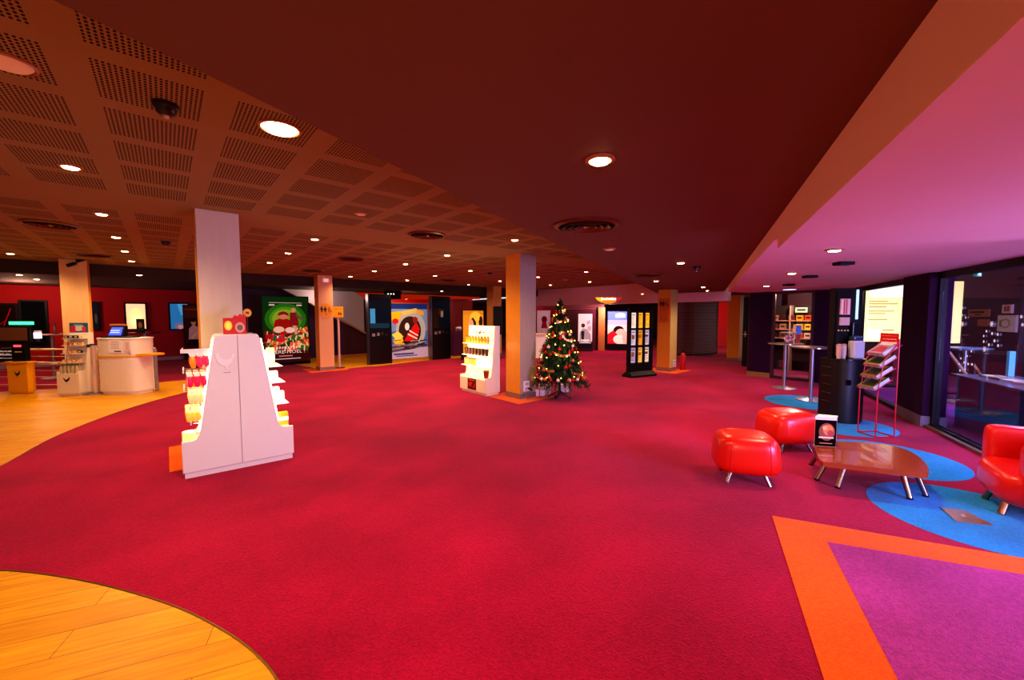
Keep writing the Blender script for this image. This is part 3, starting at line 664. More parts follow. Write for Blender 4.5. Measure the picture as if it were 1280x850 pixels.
for (px, D, w, d, h, rz, lab, tilt) in ((672,7.95,.27,.18,.13,.2,'white wrapped present lying by the pillar foot, left of the tree stand',0),(681,8.12,.24,.16,.2,-.4,'upright white wrapped present leaning behind the lying one',.35),(705,8.35,.22,.16,.16,.1,'small white wrapped present behind the tree stand',0)):
    x, y = XY(px, D); t = thing('present', lab, 'present', (x, y, 0), ROTC+rz); t.rotation_euler.x = 0
    WR = mat('#f0d4cc', .6, noise=.2, scale=30)
    mb = MB(); mb.boxc(0,0,0,w,d,h,WR); mb.build('wrapped_box', t, bevel=.012)
    mb = MB(); mb.boxc(.02,0,0,.022,d+.004,h+.003,mat('#b84030', .5)); mb.build('ribbon', t)
t = thing('adapter_plug', 'small dark plug block on the carpet in front of the tree', 'plug', (*XY(695.5, 7.72), 0), ROTC)
mb = MB(); mb.boxc(0,0,0,.06,.05,.04,BLACK); mb.build('block', t, bevel=.006); mb = MB(); mb.tube([(.02,0,.02),(.05,.05,.008),(.02,.14,.006),(.02,.24,.006)], .004, BLACK, 6); mb.build('cable', t)
# ------------------------------------------------------------------ notice frame
NF = thing('notice_display', 'black free-standing frame of nine notices by the orange pillar', 'display stand', (9.50, 5.74, 0), -.22)
mb = MB(); mb.prism([(-.46,-.18),(.46,-.18),(.46,.16),(-.46,.16)], 0, .05, BLACK)
n = 4; mb.add([(-.46,-.18,.05),(.46,-.18,.05),(.43,-.07,.14),(-.43,-.07,.14),(-.46,.16,.05),(.46,.16,.05),(.43,.06,.14),(-.43,.06,.14)], [(0,1,2,3),(5,4,7,6),(3,2,6,7),(4,0,3,7),(1,5,6,2)], BLACK); mb.build('base', NF)
mb = MB(); Hn = 1.80
for x0, x1, z0, z1 in ((-.43,-.37,.12,Hn),(.37,.43,.12,Hn),(-.37,.37,Hn-.09,Hn),(-.37,.37,.12,.34)): mb.box(x0, x1, -.05, .05, z0, z1, BLACK)
for x in (-.125, .125): mb.box(x-.012, x+.012, -.048, .04, .34, Hn-.09, BLACK)
for z in (.80, 1.255): mb.box(-.37, .37, -.048, .04, z-.012, z+.012, BLACK)
mb.build('frame', NF)
mb = MB(); mb.box(-.37, .37, .02, .045, .34, Hn-.09, mat('#2a1a18', .6)); mb.build('backing', NF)
cols = [['#f0dcc0','#f4b020','#f4b428'],['#d8d4dc','#e8a830','#cfc4d0'],['#b8a8c0','#f0c050','#e8d8b8']]
for r in range(3):
    for c in range(3):
        x = -.247+c*.247; z0 = [1.285,.83,.365][r]
        o = thing('notice_sheet', f"{['pale','yellow','yellow','grey','ochre','violet-grey','violet','yellow','cream'][r*3+c]} notice in the {['top','middle','bottom'][r]} row, {['left','centre','right'][c]} column of the black notice frame", 'notice', place(NF, x, .012, z0), -.22)
        mb = MB(); mb.box(-.09,.09,-.004,.004,0,.40,mat(cols[r][c], .6, emit=.75 if r == 0 else .4)); mb.build('paper', o)  # emission puts light into the papers, most in the top row
        mb = MB(); ink = mat('#8a5a28' if c else '#7a6a60', .6) if not (r >= 1 and c == 2 or (r == 2 and c == 0)) else mat('#3a3048', .6)
        rr = random.Random(r*3+c)
        mb.rect(-.06, .06, .33, .35, -.0055, ink)
        for k in range(7): mb.rect(-.065, -.065+rr.uniform(.04,.13), .06+k*.036, .07+k*.036, -.0055, ink)
        if r >= 1: mb.rect(-.05, .05, .16+.03*c, .27, -.0055, mat(['#b08040','#d89a20','#4a4060'][c], .6))
        mb.build('print', o)
# ------------------------------------------------------------------ digital kiosks
def kiosk(cx, label, scr):
    t = thing('digital_kiosk', label, 'kiosk', (cx, 12.8, 0))
    mb = MB(); mb.box(-.39, .39, 0, .22, 0, 2.32, mat('#0a090b', .3)); mb.box(-.395, -.385, -.005, .225, 0, 2.325, mat('#6a6468', .3, .7)); mb.build('housing', t, bevel=.004)
    mb = MB(); mb.rect(-.35, .35, 1.16, 2.2, -.004, mat('#0c1420', .12, emit=.3)); 
    if scr:
        mb.rect(-.34, -.17, 1.22, 1.84, -.006, mat('#3a86b0', .12, emit=.5)); mb.rect(-.34, .30, 1.2, 1.36, -.007, mat('#183848', .12, emit=.3))
    else:
        mb.rect(-.12, .1, 1.62, 1.86, -.006, mat('#3a2c20', .2, emit=.15)); mb.rect(-.03, .07, 1.56, 1.78, -.007, mat('#90806c', .3, emit=.3)); mb.rect(-.35, -.12, 1.16, 1.86, -.005, mat('#2a1408', .15, emit=.3))
    mb.build('screen', t)
    for nm, x, z, w in (('ticket_slot',-.24,.98,.1),('card_reader',-.08,1.0,.08),('keypad',.06,1.02,.06)):
        mb = MB(); mb.box(x-w/2, x+w/2, -.02, 0, z-.05, z+.05, mat('#8a8288', .4) if w > .06 else mat('#3a3236', .4)); mb.build(nm, t)
    mb = MB(); mb.box(.16, .26, -.004, 0, .97, .985, mat('#5a5254', .4)); mb.build('slot', t)
    return t
kiosk(5.36, 'black ticket kiosk with a bluish screen, left of the big blue poster', True)
kiosk(7.68, 'black ticket kiosk with a dark screen, right of the big blue poster', False)
# ------------------------------------------------------------------ posters
def poster(name, label, cx, cy, rotz, w, h, z0, bg, shapes, frame=BLACK, fw=.03, depth=.05, emit=.5, cat='poster', base=None):
    t = thing(name, label, cat, (cx, cy, 0), rotz)
    mb = MB(); mb.box(-w/2-fw, w/2+fw, 0, depth, z0-fw, z0+h+fw, frame); mb.build('frame', t)
    if base: mb = MB(); mb.box(-w/2-fw, w/2+fw, -.04, depth+.05, 0, base, frame); mb.build('base', t)
    elif z0 < .2 and z0 > fw: mb = MB(); mb.box(-w/2, w/2, -.03, depth, 0, z0-fw, frame); mb.build('base', t)
    mb = MB(); y = -.002; mb.rect(-w/2, w/2, z0, z0+h, y, mat(bg, .8, emit=emit, spec=.1))
    for s in shapes:
        y -= .0008; m = mat(s[-1], .8, emit=emit, noise=.12, spec=.1)
        if s[0] == 'e': mb.ell(s[1]*w, z0+s[2]*h, s[3]*w, s[4]*h, y, m)
        elif s[0] == 'r': mb.rect(s[1]*w, s[2]*w, z0+s[3]*h, z0+s[4]*h, y, m)
        elif s[0] == 'p': mb.flat([(a*w, z0+b*h) for a, b in s[1]], y, m)
        elif s[0] == 't': mb.text(s[1], s[2]*h, s[3]*w, z0+s[4]*h, y, m, sx=s[5])
    mb.build('print', t); return t
rnd = random.Random(5)
def heap(n, x0, x1, z0, z1, cols):
    out = []
    for k in range(n):
        x = rnd.uniform(x0, x1); z = z1-(z1-z0)*k/n+rnd.uniform(-.02,.02); s = rnd.uniform(.04,.075); a = rnd.uniform(-.5,.5); c = rnd.choice(cols)
        pts = [(-s,-s*.6),(s,-s*.6),(s,s*.6),(-s,s*.6)]
        out.append(('p', [(x+p*math.cos(a)-q*math.sin(a), z+(p*math.sin(a)+q*math.cos(a))*.75) for p, q in pts], c))
        out.append(('p', [(x+p*.18*math.cos(a)-q*math.sin(a), z+(p*.18*math.sin(a)+q*math.cos(a))*.75) for p, q in pts], rnd.choice(['#e8d090','#d01818','#f0e8d8'])))
    return out
gp = [('e',0,.66,.46,.24,'#2f7a18'),('e',0,.66,.36,.19,'#58a020'),('e',-.02,.66,.28,.15,'#90b830'),('r',-.36,.36,.905,.915,'#c8b8a0'),('r',-.36,-.24,.865,.885,'#e8e0d0'),('r',.24,.36,.865,.885,'#e8e0d0')]
gp += [('p',[(-.5,.1),(.5,.1),(.5,.44),(.2,.5),(0,.54),(-.3,.5),(-.5,.42)],'#5a1410')]
_h = heap(70, -.45, .45, .2, .50, ['#b01818','#d83a20','#3a6a30','#c8903a','#e06a28','#7a1a18','#dcc090','#20402a','#c02848'])
gp += [(k_[0], [(max(-.49, min(.49, (a_-sum(p_[0] for p_ in k_[1])/4)*1.35+sum(p_[0] for p_ in k_[1])/4)), (b_-sum(p_[1] for p_ in k_[1])/4)*1.35+sum(p_[1] for p_ in k_[1])/4) for a_, b_ in k_[1]], k_[2]) for k_ in _h]
gp += [('p',[(-.30,.50),(-.26,.64),(-.08,.69),(.08,.64),(.1,.5)],'#a01812'),('e',-.08,.71,.11,.055,'#d88a60'),('p',[(-.2,.71),(-.17,.76),(-.06,.78),(.03,.75),(.05,.71),(-.06,.735)],'#8a1a14'),
       ('e',.15,.80,.055,.035,'#d89a70'),('p',[(.07,.76),(.22,.76),(.27,.56),(.06,.54)],'#8a1820'),('p',[(.2,.75),(.38,.66),(.36,.63),(.21,.69)],'#6a5a4a'),('p',[(.12,.56),(.2,.56),(.23,.43),(.17,.42)],'#d8a080'),('e',-.18,.50,.12,.05,'#f0c8a8'),('e',.06,.49,.11,.045,'#f0d0b8'),('e',-.1,.44,.06,.03,'#c01820')]
gp += [('r',-.5,.5,0,.13,'#3a0c10'),('t','PÈRE-NOËL !',.075,.02,.135,1.1,'#f4e8d8')]
for k_ in range(9): gp.append(('p', [(-.26+k_*.062,.20+.01*(k_%2)),(-.215+k_*.062,.20+.012*(k_%3)),(-.215+k_*.062,.235+.008*(k_%2)),(-.25+k_*.062,.24)], '#f0d8c8'))
gp += [('r',-.2,.1,.09,.105,'#d89080'),('r',-.28,.28,.045,.06,'#c8b8b0')]
poster('poster_stand', 'tall green Christmas film poster with a heap of presents, behind the large white stand', 2.98, 14.7, 0, 1.32, 2.12, .10, '#143c14', gp, emit=.42, base=.07)
bp = [('r',-.5,.5,.9,1,'#20306a'),('p',[(-.5,.5),(.5,.5),(.5,.9),(-.5,.9)],'#7088a8'),('e',.05,.52,.40,.36,'#a8a098'),('e',.02,.50,.30,.27,'#3a2018'),
      ('p',[(-.5,.68),(-.22,.72),(-.2,.86),(-.46,.84)],'#d8a818'),('p',[(-.2,.86),(.2,.92),(.22,.84),(-.18,.78)],'#c8b060'),('p',[(.2,.9),(.4,.86),(.4,.78),(.2,.82)],'#d89a30'),('e',-.36,.68,.08,.05,'#c02018'),
      ('p',[(-.06,.42),(.18,.66),(.28,.54),(.22,.38),(.05,.30),(-.14,.32)],'#c8181c'),('p',[(0,.52),(.24,.42),(.23,.40),(0,.49)],'#f0c8b0'),('p',[(-.04,.46),(.22,.36),(.2,.34),(-.05,.43)],'#f0c8b0'),('e',.16,.70,.07,.06,'#8a2818'),('e',-.06,.58,.06,.07,'#d8d0c8'),
      ('p',[(-.44,.34),(-.22,.46),(-.14,.26),(-.32,.2)],'#e0b018'),('p',[(-.46,.44),(-.3,.5),(-.16,.4),(-.3,.3)],'#ecc850'),('r',-.5,.5,0,.24,'#5a4858')]
for k in range(22): bp.append(('p', (lambda x, z: [(x-.1,z),(x+.1,z+.01),(x+.1,z+.03),(x-.1,z+.022)])(rnd.uniform(-.4,.4), rnd.uniform(.14,.34)), rnd.choice(['#38201c','#6a5058','#1c1014','#907880'])))
bp += [('p',[(-.5,.12),(.5,.2),(.5,0),(-.5,0)],'#a894a8'),('r',-.42,.1,.07,.10,'#3a3c70'),('r',-.36,.2,.04,.058,'#4a4878')]
poster('poster_stand', 'big colourful blue and red film poster between the two black kiosks', 6.54, 13.1, 0, 1.44, 1.94, .10, '#4a6a9c', bp, frame=mat('#c88a20', .5), emit=.5, fw=.02)
wp = [('r',-.5,.5,0,.9,'#d89020'),('e',.1,.8,.3,.18,'#f0b838'),('p',[(-.34,.2),(-.16,.78),(-.02,.84),(.12,.74),(.18,.4),(.34,.1),(-.1,.05)],'#2a140c'),('e',-.12,.68,.13,.12,'#d89a68'),('p',[(-.42,.02),(-.3,.4),(-.1,.5),(.05,.44),(.1,.02)],'#b86a38'),('p',[(-.06,.02),(.02,.4),(.3,.46),(.46,.2),(.46,.02)],'#6a5a70'),('e',.36,.74,.1,.13,'#3a1c10'),('e',.22,.82,.08,.07,'#f4c040'),('p',[(-.34,.06),(-.1,.06),(-.1,.34),(-.3,.30)],'#c8b020'),('r',-.4,.3,.015,.03,'#c8a060')]
poster('poster_stand', 'golden poster with a long-haired woman left of the lit snack stand', 8.62, 12.1, 0, .92, 1.58, .22, '#c88420', wp, frame=mat('#2a1210', .5), emit=.6, base=.2)
# posters on the back red wall
def onwall(px0, px1, py0, py1, Y=19.15):
    r0, r1 = ray(px0, 395), ray(px1, 395); t0, t1 = Y/r0.y, Y/r1.y
    x0, x1 = r0.x*t0, r1.x*t1; D = (t0+t1)/2
    return (x0+x1)/2, x1-x0, HZ(py1, D), HZ(py0, D)-HZ(py1, D)
for (px0, px1, py0, py1, bg, sh, lab, em) in (
    (-6,20,381,432,'#1a0606',[('p',[(-.4,.2),(-.34,.2),(.3,.9),(.26,.92)],'#a01818'),('p',[(-.45,.5),(.0,.62),(0,.59),(-.45,.47)],'#8a1414'),('e',.1,.3,.2,.12,'#3a0c0c')],'dark poster with red streaks on the back wall, behind the ticket terminal',.25),
    (27,57,377,432,'#040808',[('p',[(-.4,.05),(.4,.05),(.3,.2),(-.3,.2)],'#0a1412')],'blank black poster case on the back wall left of the cream pillar',.2),
    (117,123,379,411,'#1c2030',[('e',0,.4,.3,.2,'#5a5048')],'narrow dark poster case peeking out right of the cream pillar',.25),
    (158,182,380,411,'#f0b890',[('e',0,.45,.4,.4,'#f4d088'),('e',.05,.35,.25,.22,'#f8e0a0')],'glowing peach light box on the back wall behind the white counter',1.1),
    (213,235,380,411,'#2f7ab0',[('p',[(-.1,1),(.5,1),(.5,.5),(.1,.55)],'#5aa0cc'),('e',.0,.12,.3,.14,'#7a6a90'),('e',.05,.08,.16,.08,'#c08a80'),('p',[(.2,0),(.5,0),(.5,.7),(.3,.5)],'#286088')],'blue lit poster on the back wall, right of the peach light box',.6)):
    cx, w, z0, h = onwall(px0, px1, py0, py1)
    poster('wall_poster', lab, cx, 19.12, 0, w, h, z0, bg, sh, emit=em, fw=.05, depth=.06)
ppx, ppy = XY(243.5, 14.6)
poster('photo_panel', 'dark photo panel of a seated person in a pale shirt, by the tall pale pillar', ppx, ppy, -.35, .62, 1.62, .36, '#2a0c0a',
   [('r',-.5,.5,.72,1,'#40140c'),('r',-.45,.45,.9,.93,'#6a2a14'),('e',-.05,.62,.12,.06,'#a06a48'),('p',[(-.32,.2),(-.28,.48),(-.06,.58),(.2,.5),(.4,.22)],'#9a6a6c'),('p',[(-.3,.24),(.36,.24),(.42,.1),(-.4,.1)],'#1c0a0c'),('p',[(-.2,.3),(.1,.4),(.14,.36),(-.16,.25)],'#b07a58'),('e',-.05,.67,.13,.04,'#1a0a08')], emit=.35, base=.3)
# posters on the far right
mx, my = XY(731.5, 18.0)
poster('poster_case', 'pale poster case with a man in grey, framed by dark louvres right of the tree', mx, my, facing((mx, my))+.0, .62, 1.56, .14, '#e8c8c0',
   [('r',-.5,.5,.0,.2,'#1a1014'),('e',-.15,.66,.14,.06,'#4a3028'),('p',[(-.42,.14),(-.4,.44),(-.18,.58),(.1,.56),(.4,.4),(.44,.14)],'#a08a88'),('p',[(-.3,.5),(-.05,.5),(-.1,.2),(-.25,.2)],'#2a2024'),('p',[(.12,.78),(.32,.82),(.36,.72),(.14,.68)],'#b890a0'),('r',-.3,.3,.22,.25,'#f0e0e0'),('r',-.25,.25,.17,.195,'#e0d0d0'),('e',.3,.58,.14,.08,'#b89aa0')], frame=mat('#3a1612', .5), emit=.75, base=.1)
sx_, sy_ = XY(771.5, 18.6)
poster('poster_case', 'sunset-coloured film poster case left of the black notice frame', sx_, sy_, facing((sx_, sy_)), .86, 1.5, .30, '#e8b8a0',
   [('r',-.5,.5,.72,1,'#5a78b8'),('r',-.5,.5,.6,.74,'#a89ac0'),('p',[(-.1,.82),(.4,.82),(.4,.92),(.2,.97),(-.1,.92)],'#e8e4f0'),('e',.08,.42,.28,.14,'#1c0c10'),('e',.2,.3,.3,.17,'#e0a088'),('p',[(-.5,.0),(-.5,.3),(-.2,.42),(0,.3),(.1,0)],'#b01820'),('e',.1,.14,.3,.14,'#e8c0a8'),('e',.42,.2,.14,.2,'#d89a84')], emit=.8, base=.26)
# louvred wooden surround, part of the building
q = XY(737, 18.4); mb = MB(); LW = mat('#4a1c10', .5)
for k in range(4): mb.box(-1.15, .70, -.02, .02, 1.92+k*.09, 1.965+k*.09, mat('#7a4a38', .4))
for k in range(20): mb.box(-1.15, -.52, -.02, .02, .1+k*.09, .14+k*.09, LW)
mb.box(-1.15, .70, .03, .06, 0, 2.3, mat('#5a1410', .6)); mb.box(.44, .74, -.12, .03, 0, 2.0, mat('#c88838', .5)); struct('wall_louvred', mb, loc=(q[0]+FW.x*.25, q[1]+FW.y*.25, 0), rotz=facing(q))
for px0, px1, D, z0, z1, col in ((665,712,19.5,.0,2.3,'#c01414'),):
    a, b = XY(px0, D), XY(px1, D); wall('wall_red_panel', a, b, z0, z1, mat(col, .5))
# small framed picture on that red panel
cx, cy = XY(679.5, 19.3)
poster('framed_picture', 'pale framed picture with a dark red bust on the red wall behind the tree', cx, cy, facing((cx, cy)), .62, 1.05, .80, '#c8a0a0', [('e',.05,.6,.22,.16,'#6a0c18'),('p',[(-.2,.2),(-.1,.5),(.2,.5),(.3,.2)],'#8a1420')], frame=mat('#d8b8a8', .4), emit=.25, fw=.02)
# white reception counter behind the tree
t = thing('round_counter', 'rounded white counter glimpsed between the pillar and the tree', 'counter', (*XY(676, 15.5), 0), ROTC)
mb = MB(); mb.lathe([(.5,0),(.52,.85)], mat('#f0dcd0', .5, emit=.15), 28); mb.build('body', t); mb = MB(); mb.lathe([(.56,.85),(.56,.92)], mat('#e8c8b0', .4), 28); mb.build('top', t)
t = thing('desk', 'small purple desk with a white end behind the right black kiosk', 'desk', (*XY(571, 16.2), 0), 0)
mb = MB(); mb.box(-.3, .12, -.25, .25, 0, 1.0, mat('#5a1458', .5)); mb.build('body', t); mb = MB(); mb.box(.12, .36, -.26, .26, 0, 1.05, mat('#c8b8c8', .5)); mb.build('end_panel', t)
mb = MB(); mb.ball((.1,0,1.1), .14, mat('#e0d0d0', .6), 10, sz=.5); mb.build('paper_pile', t)
# black monitor in front of the far pillar
t = thing('monitor', 'black blank monitor on a pole in front of the yellowish pillar', 'screen', (*XY(622, 15.2), 0), ROTC)
mb = MB(); mb.box(-.17, .20, 0, .05, HZ(418,15.2), HZ(383,15.2), BLACK); mb.build('panel', t)
mb = MB(); mb.tube([(0,.07,.02),(0,.07,1.4)], .03, DGREY); mb.build('pole', t); mb = MB(); mb.lathe([(.22,0),(.22,.02)], DGREY, 20); mb.build('foot', t)
# hanging oval sign
ox, oy = XY(760, 12.0)
t = thing('hanging_sign', 'curved yellow and red lit sign hanging under the ceiling above the posters', 'sign', (ox, oy, 0), facing((ox, oy)))
zc = HZ(373, 12.0); n = 18
mb = MB(); pts = [(-.39,zc+.03)]+[(-.39+.78*i/n, zc-.17*math.sin(PI*i/n)) for i in range(1, n)]+[(.39,zc+.03)]
mb.prismy(pts, 0, .05, mat('#d88a18', .5, emit=.7)); mb.flat([(.2,zc+.03),(.39,zc+.03),(.33,zc-.04),(.22,zc-.12)], -.002, mat('#b82010', .5, emit=.7)); mb.flat([(-.39,zc+.03),(-.15,zc+.03),(-.2,zc-.12),(-.33,zc-.05)], -.002, mat('#f0b010', .5, emit=1.0)); mb.build('panel', t)
mb = MB()
for k in range(9): mb.rect(-.21+k*.05, -.18+k*.05, zc-.055, zc+.005+(.012 if k % 3 == 0 else 0), -.004, mat('#fff4e0', .5, emit=1.4))
mb.build('lettering', t)
mb = MB(); mb.tube([(-.25,.02,zc+.02),(-.25,.02,ZS)], .004, CHROME, 6); mb.tube([(.25,.02,zc+.02),(.25,.02,ZS)], .004, CHROME, 6); mb.build('hanger', t)
# yellow toilet direction sign on a post
t = thing('direction_sign', 'yellow toilet direction sign on a white post right of the peach pillar', 'sign', (*XY(423.2, 12.2), 0), ROTC)
mb = MB(); mb.tube([(0,0,.02),(0,0,HZ(394,12.2))], .035, mat('#d8b8b0', .4)); mb.build('post', t); mb = MB(); mb.lathe([(.16,0),(.16,.015),(.05,.03)], DGREY, 20); mb.build('foot', t)
zt, zb = HZ(383.5,12.2), HZ(396.5,12.2)
mb = MB(); mb.box(-.13, .17, -.045, -.03, zb, zt, mat('#f0a020', .5, emit=.15)); mb.build('plate', t)
mb = MB(); mb.text('TOILETTES', .062, .02, zt-.09, -.047, INK, sx=.85); man(mb, .04, zb+.05, .11, -.047, INK); man(mb, .10, zb+.05, .11, -.047, INK, True); mb.build('lettering', t)
# staircase side
mb = MB()
def SP(px, py, Y):
    r = ray(px, 395); tt = Y/r.y; return (r.x*tt, HZ(py, tt))
Y = 15.9
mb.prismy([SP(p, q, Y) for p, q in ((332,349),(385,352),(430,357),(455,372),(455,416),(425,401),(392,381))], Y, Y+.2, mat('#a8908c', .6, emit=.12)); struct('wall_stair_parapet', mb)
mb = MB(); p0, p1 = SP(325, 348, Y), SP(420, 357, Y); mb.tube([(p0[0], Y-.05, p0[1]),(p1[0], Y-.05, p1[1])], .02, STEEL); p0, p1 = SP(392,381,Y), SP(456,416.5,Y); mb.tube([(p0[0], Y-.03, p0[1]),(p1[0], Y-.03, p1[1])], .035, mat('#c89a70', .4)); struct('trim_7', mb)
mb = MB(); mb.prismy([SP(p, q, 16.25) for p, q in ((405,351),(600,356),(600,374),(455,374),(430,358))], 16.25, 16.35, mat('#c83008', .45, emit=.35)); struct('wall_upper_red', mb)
wall('baseboard_stair', (4.6, 15.85), (6.2, 15.85), 0, .1, mat('#c87838', .5), .05)
mb = MB(); p0 = SP(425, 402, 15.92); mb.prismy([SP(p, q, 15.95) for p, q in ((425,401),(455,416),(455,452),(425,452))], 15.95, 16.1, mat('#4a0c30', .6)); struct('wall_stair_base', mb)
# projector box and spot above the poster
t = thing('projector', 'black projector hanging above the blue film poster', 'projector', (*XY(491, 14.4), 0), ROTC)
zt = HZ(361, 14.4); mb = MB(); mb.box(-.25, .25, -.15, .25, zt-.38, zt, BLACK); mb.build('housing', t, bevel=.02); mb = MB(); mb.tube([(0,.05,zt),(0,.05,2.55)], .02, BLACK); mb.build('hanger', t)
mb = MB()
for x in (-.1, 0, .1): mb.ball((x,-.15,zt-.2), .02, mat('#fff0e0', .3, emit=3), 8)
mb.build('indicator_light', t)
# ------------------------------------------------------------------ left: ticket check area
t, yb2 = snack_stand('cream snack stand with small packs, left foreground of the cream pillar', (*XY(80.5, 7.85), 0), ROTC+math.radians(14), .36, .44, 1.26, led=False, lit=CREAM, ledge=.50, shelves=(.66,.84,1.0,1.14))
S3_ = t
mb = MB(); bird(mb, -.02, .33, .11, -.004, INK); mb.build('emblem', S3_, label='black bird emblem on the base front')
mb = MB(); mb.box(-.15, .15, .34, .36, 1.26, 1.46, mat('#28627c', .5)); mb.ell(0, 1.36, .10, .07, .338, mat('#e8d8c8', .5)); mb.rect(-.13, -.05, 1.27, 1.40, .337, mat('#d81c3c', .5)); mb.rect(.06, .13, 1.27, 1.38, .337, mat('#d84a50', .5)); mb.rect(-.07, .07, 1.40, 1.43, .336, mat('#60b8c8', .5)); mb.build('header_card', S3_, label='blue and red rounded header card')
for si, z in enumerate((.66,.84,1.0,1.14)):
    for k in range(4):
        c = random.choice(['#e89a18','#f0c060','#f0d8a0','#1c1410','#e07a20']) if si else '#f0b870'
        o = thing('snack_pack', f'{ORD[k]} small pack from the left on the {["lowest","second lowest","second highest","highest"][si]} shelf of the cream snack stand', 'snack', place(S3_, -.12+k*.08, yb2(z)-.09, z+.012), S3_.rotation_euler.z, 'packs on the cream snack stand')
        mb = MB(); mb.boxc(0,0,0,.062,.05,.055,mat(c, .4)); mb.build('pack', o, bevel=.004); mb = MB(); mb.rect(-.02,.02,.02,.036,-.026,mat('#fff0d0',.4)); mb.build('print', o)
for k in range(10):
    r_, c_ = divmod(k, 5)
    o = thing('drink_bottle', f'{ORD[c_]} small bottle from the left in the {["front","rear"][r_]} row of the cream snack stand bin', 'bottle', place(S3_, -.13+c_*.063, .05+r_*.07, .462), 0, 'bottles in the cream snack stand bin')
    mb = MB(); mb.lathe([(.024,0),(.026,.02),(.026,.10),(.012,.14),(.012,.155)], mat('#c8b890', .3), 12); mb.build('bottle', o)
    mb = MB(); mb.lathe([(.014,.155),(.014,.17)], mat('#3a3a28', .4), 10); mb.build('cap', o)
# white oval counter
WC = thing('ticket_counter', 'white rounded ticket counter with a yellow side ledge', 'counter', (*XY(156.5, 8.25), 0), ROTC)
def oval(a, b, p=3.2, n=36):
    f = lambda v: math.copysign(abs(v)**(2/p), v); return [(a*f(math.cos(2*PI*i/n)), b*f(math.sin(2*PI*i/n))) for i in range(n)]
mb = MB(); mb.prism(oval(.40,.26), 0, .07, CREAM, True); mb.build('plinth', WC)
mb = MB(); mb.prism(oval(.43,.29), .07, .77, CREAM, True); mb.build('body', WC)
mb = MB(); mb.prism(oval(.44,.30), .77, .80, YELLOW, True); mb.prism([(.2,-.22),(.68,-.18),(.70,.1),(.2,.2)], .79, .83, YELLOW); mb.build('yellow_ledge', WC, label='yellow ledge reaching out to the right')
mb = MB(); mb.prism(oval(.43,.29), .80, 1.13, CREAM, True); mb.build('upper_body', WC)
mb = MB(); mb.prism(oval(.44,.30), 1.13, 1.155, CREAM, True); mb.build('top', WC)
t = thing('price_notice', 'white paper notice taped to the front of the white ticket counter', 'notice', place(WC, .06, -.292, .86), ROTC)
mb = MB(); mb.box(-.14, .14, -.004, 0, 0, .26, mat('#f8e4dc', .6)); mb.box(-.135,.135,-.006,-.004,.005,.255, mat('#fdf2ec', .6)); mb.build('paper', t)
mb = MB()
for k in range(6): mb.rect(-.09+.01*(k%3), .09-.015*(k%2), .09+k*.026, .096+k*.026, -.0065, mat('#b06a60', .6))
mb.rect(-.02, .12, .02, .045, -.0065, mat('#4a4038', .6)); mb.build('print', t)
t = thing('price_notice', 'slim pale notice at the right of the white ticket counter front', 'notice', place(WC, .30, -.287, .90), ROTC)
mb = MB(); mb.box(-.06, .06, -.004, 0, 0, .2, mat('#f4e0d8', .6)); mb.build('paper', t); mb = MB()
for k in range(6): mb.rect(-.03, .03, .03+k*.026, .04+k*.026, -.0055, mat('#c8a098', .6))
mb.build('print', t)
t = thing('ticket_till', 'black till with a glowing blue screen on the white ticket counter', 'till', place(WC, -.16, -.02, 1.155), ROTC)
mb = MB(); mb.box(-.2, .36, -.14, .14, 0, .03, BLACK); mb.build('base', t, bevel=.005)
mb = MB(); mb.add([(-.15,-.06,.03),(.17,-.06,.03),(.15,.03,.24),(-.13,.03,.24),(-.15,.06,.03),(.17,.06,.03),(.15,.09,.24),(-.13,.09,.24)], [(0,1,2,3),(5,4,7,6),(3,2,6,7),(4,0,3,7),(1,5,6,2),(0,4,5,1)], BLACK); mb.build('display_body', t)
mb = MB(); mb.add([(-.12,-.058,.05),(.14,-.058,.05),(.125,.012,.21),(-.105,.012,.21)], [(0,1,2,3)], mat('#3a4cf0', .3, emit=1.6)); mb.add([(-.09,-.048,.10),(.10,-.048,.10),(.10,-.044,.115),(-.09,-.044,.115)], [(0,1,2,3)], mat('#a8b4ff', .3, emit=1.5)); mb.add([(-.09,-.034,.14),(.10,-.034,.14),(.10,-.030,.155),(-.09,-.030,.155)], [(0,1,2,3)], mat('#a8b4ff', .3, emit=1.5)); mb.build('screen', t)
mb = MB(); mb.box(-.16, .16, .02, .07, .245, .28, mat('#d8902a', .5)); mb.build('top_strip', t)
# ticket terminal at the left edge
KT = thing('ticket_terminal', 'black ticket terminal on a yellow pedestal at the left edge', 'terminal', (*XY(31, 8.25), 0), ROTC)
mb = MB(); mb.box(-.21, .20, -.18, -.04, .04, .64, YELLOW); mb.box(-.18, .17, -.16, -.06, 0, .04, YELLOW); mb.build('pedestal', KT, bevel=.006, label='yellow pedestal'); mb = MB(); mb.box(-.24, .23, -.19, -.02, .64, .67, YELLOW); mb.build('pedestal_top', KT)
mb = MB(); bird(mb, 0, .42, .12, -.183, INK); mb.build('emblem', KT, label='black bird emblem on the yellow pedestal')
mb = MB(); mb.box(-.17, .12, -.12, -.03, .67, 1.10, BLACK); mb.build('body', KT, bevel=.008)
mb = MB(); mb.rect(-.11, .05, .965, 1.01, -.123, mat('#e8404c', .4, emit=2)); mb.rect(-.10, .05, .86, .872, -.123, mat('#d88a28', .4, emit=.4)); mb.build('indicator_light', KT)
mb = MB(); mb.box(-.62, .24, -.125, -.07, 1.07, 1.40, BLACK); mb.build('monitor', KT, bevel=.008); mb = MB(); mb.rect(-.58, .20, 1.10, 1.365, -.127, mat('#5a3018', .3, emit=.25)); mb.build('screen', KT)
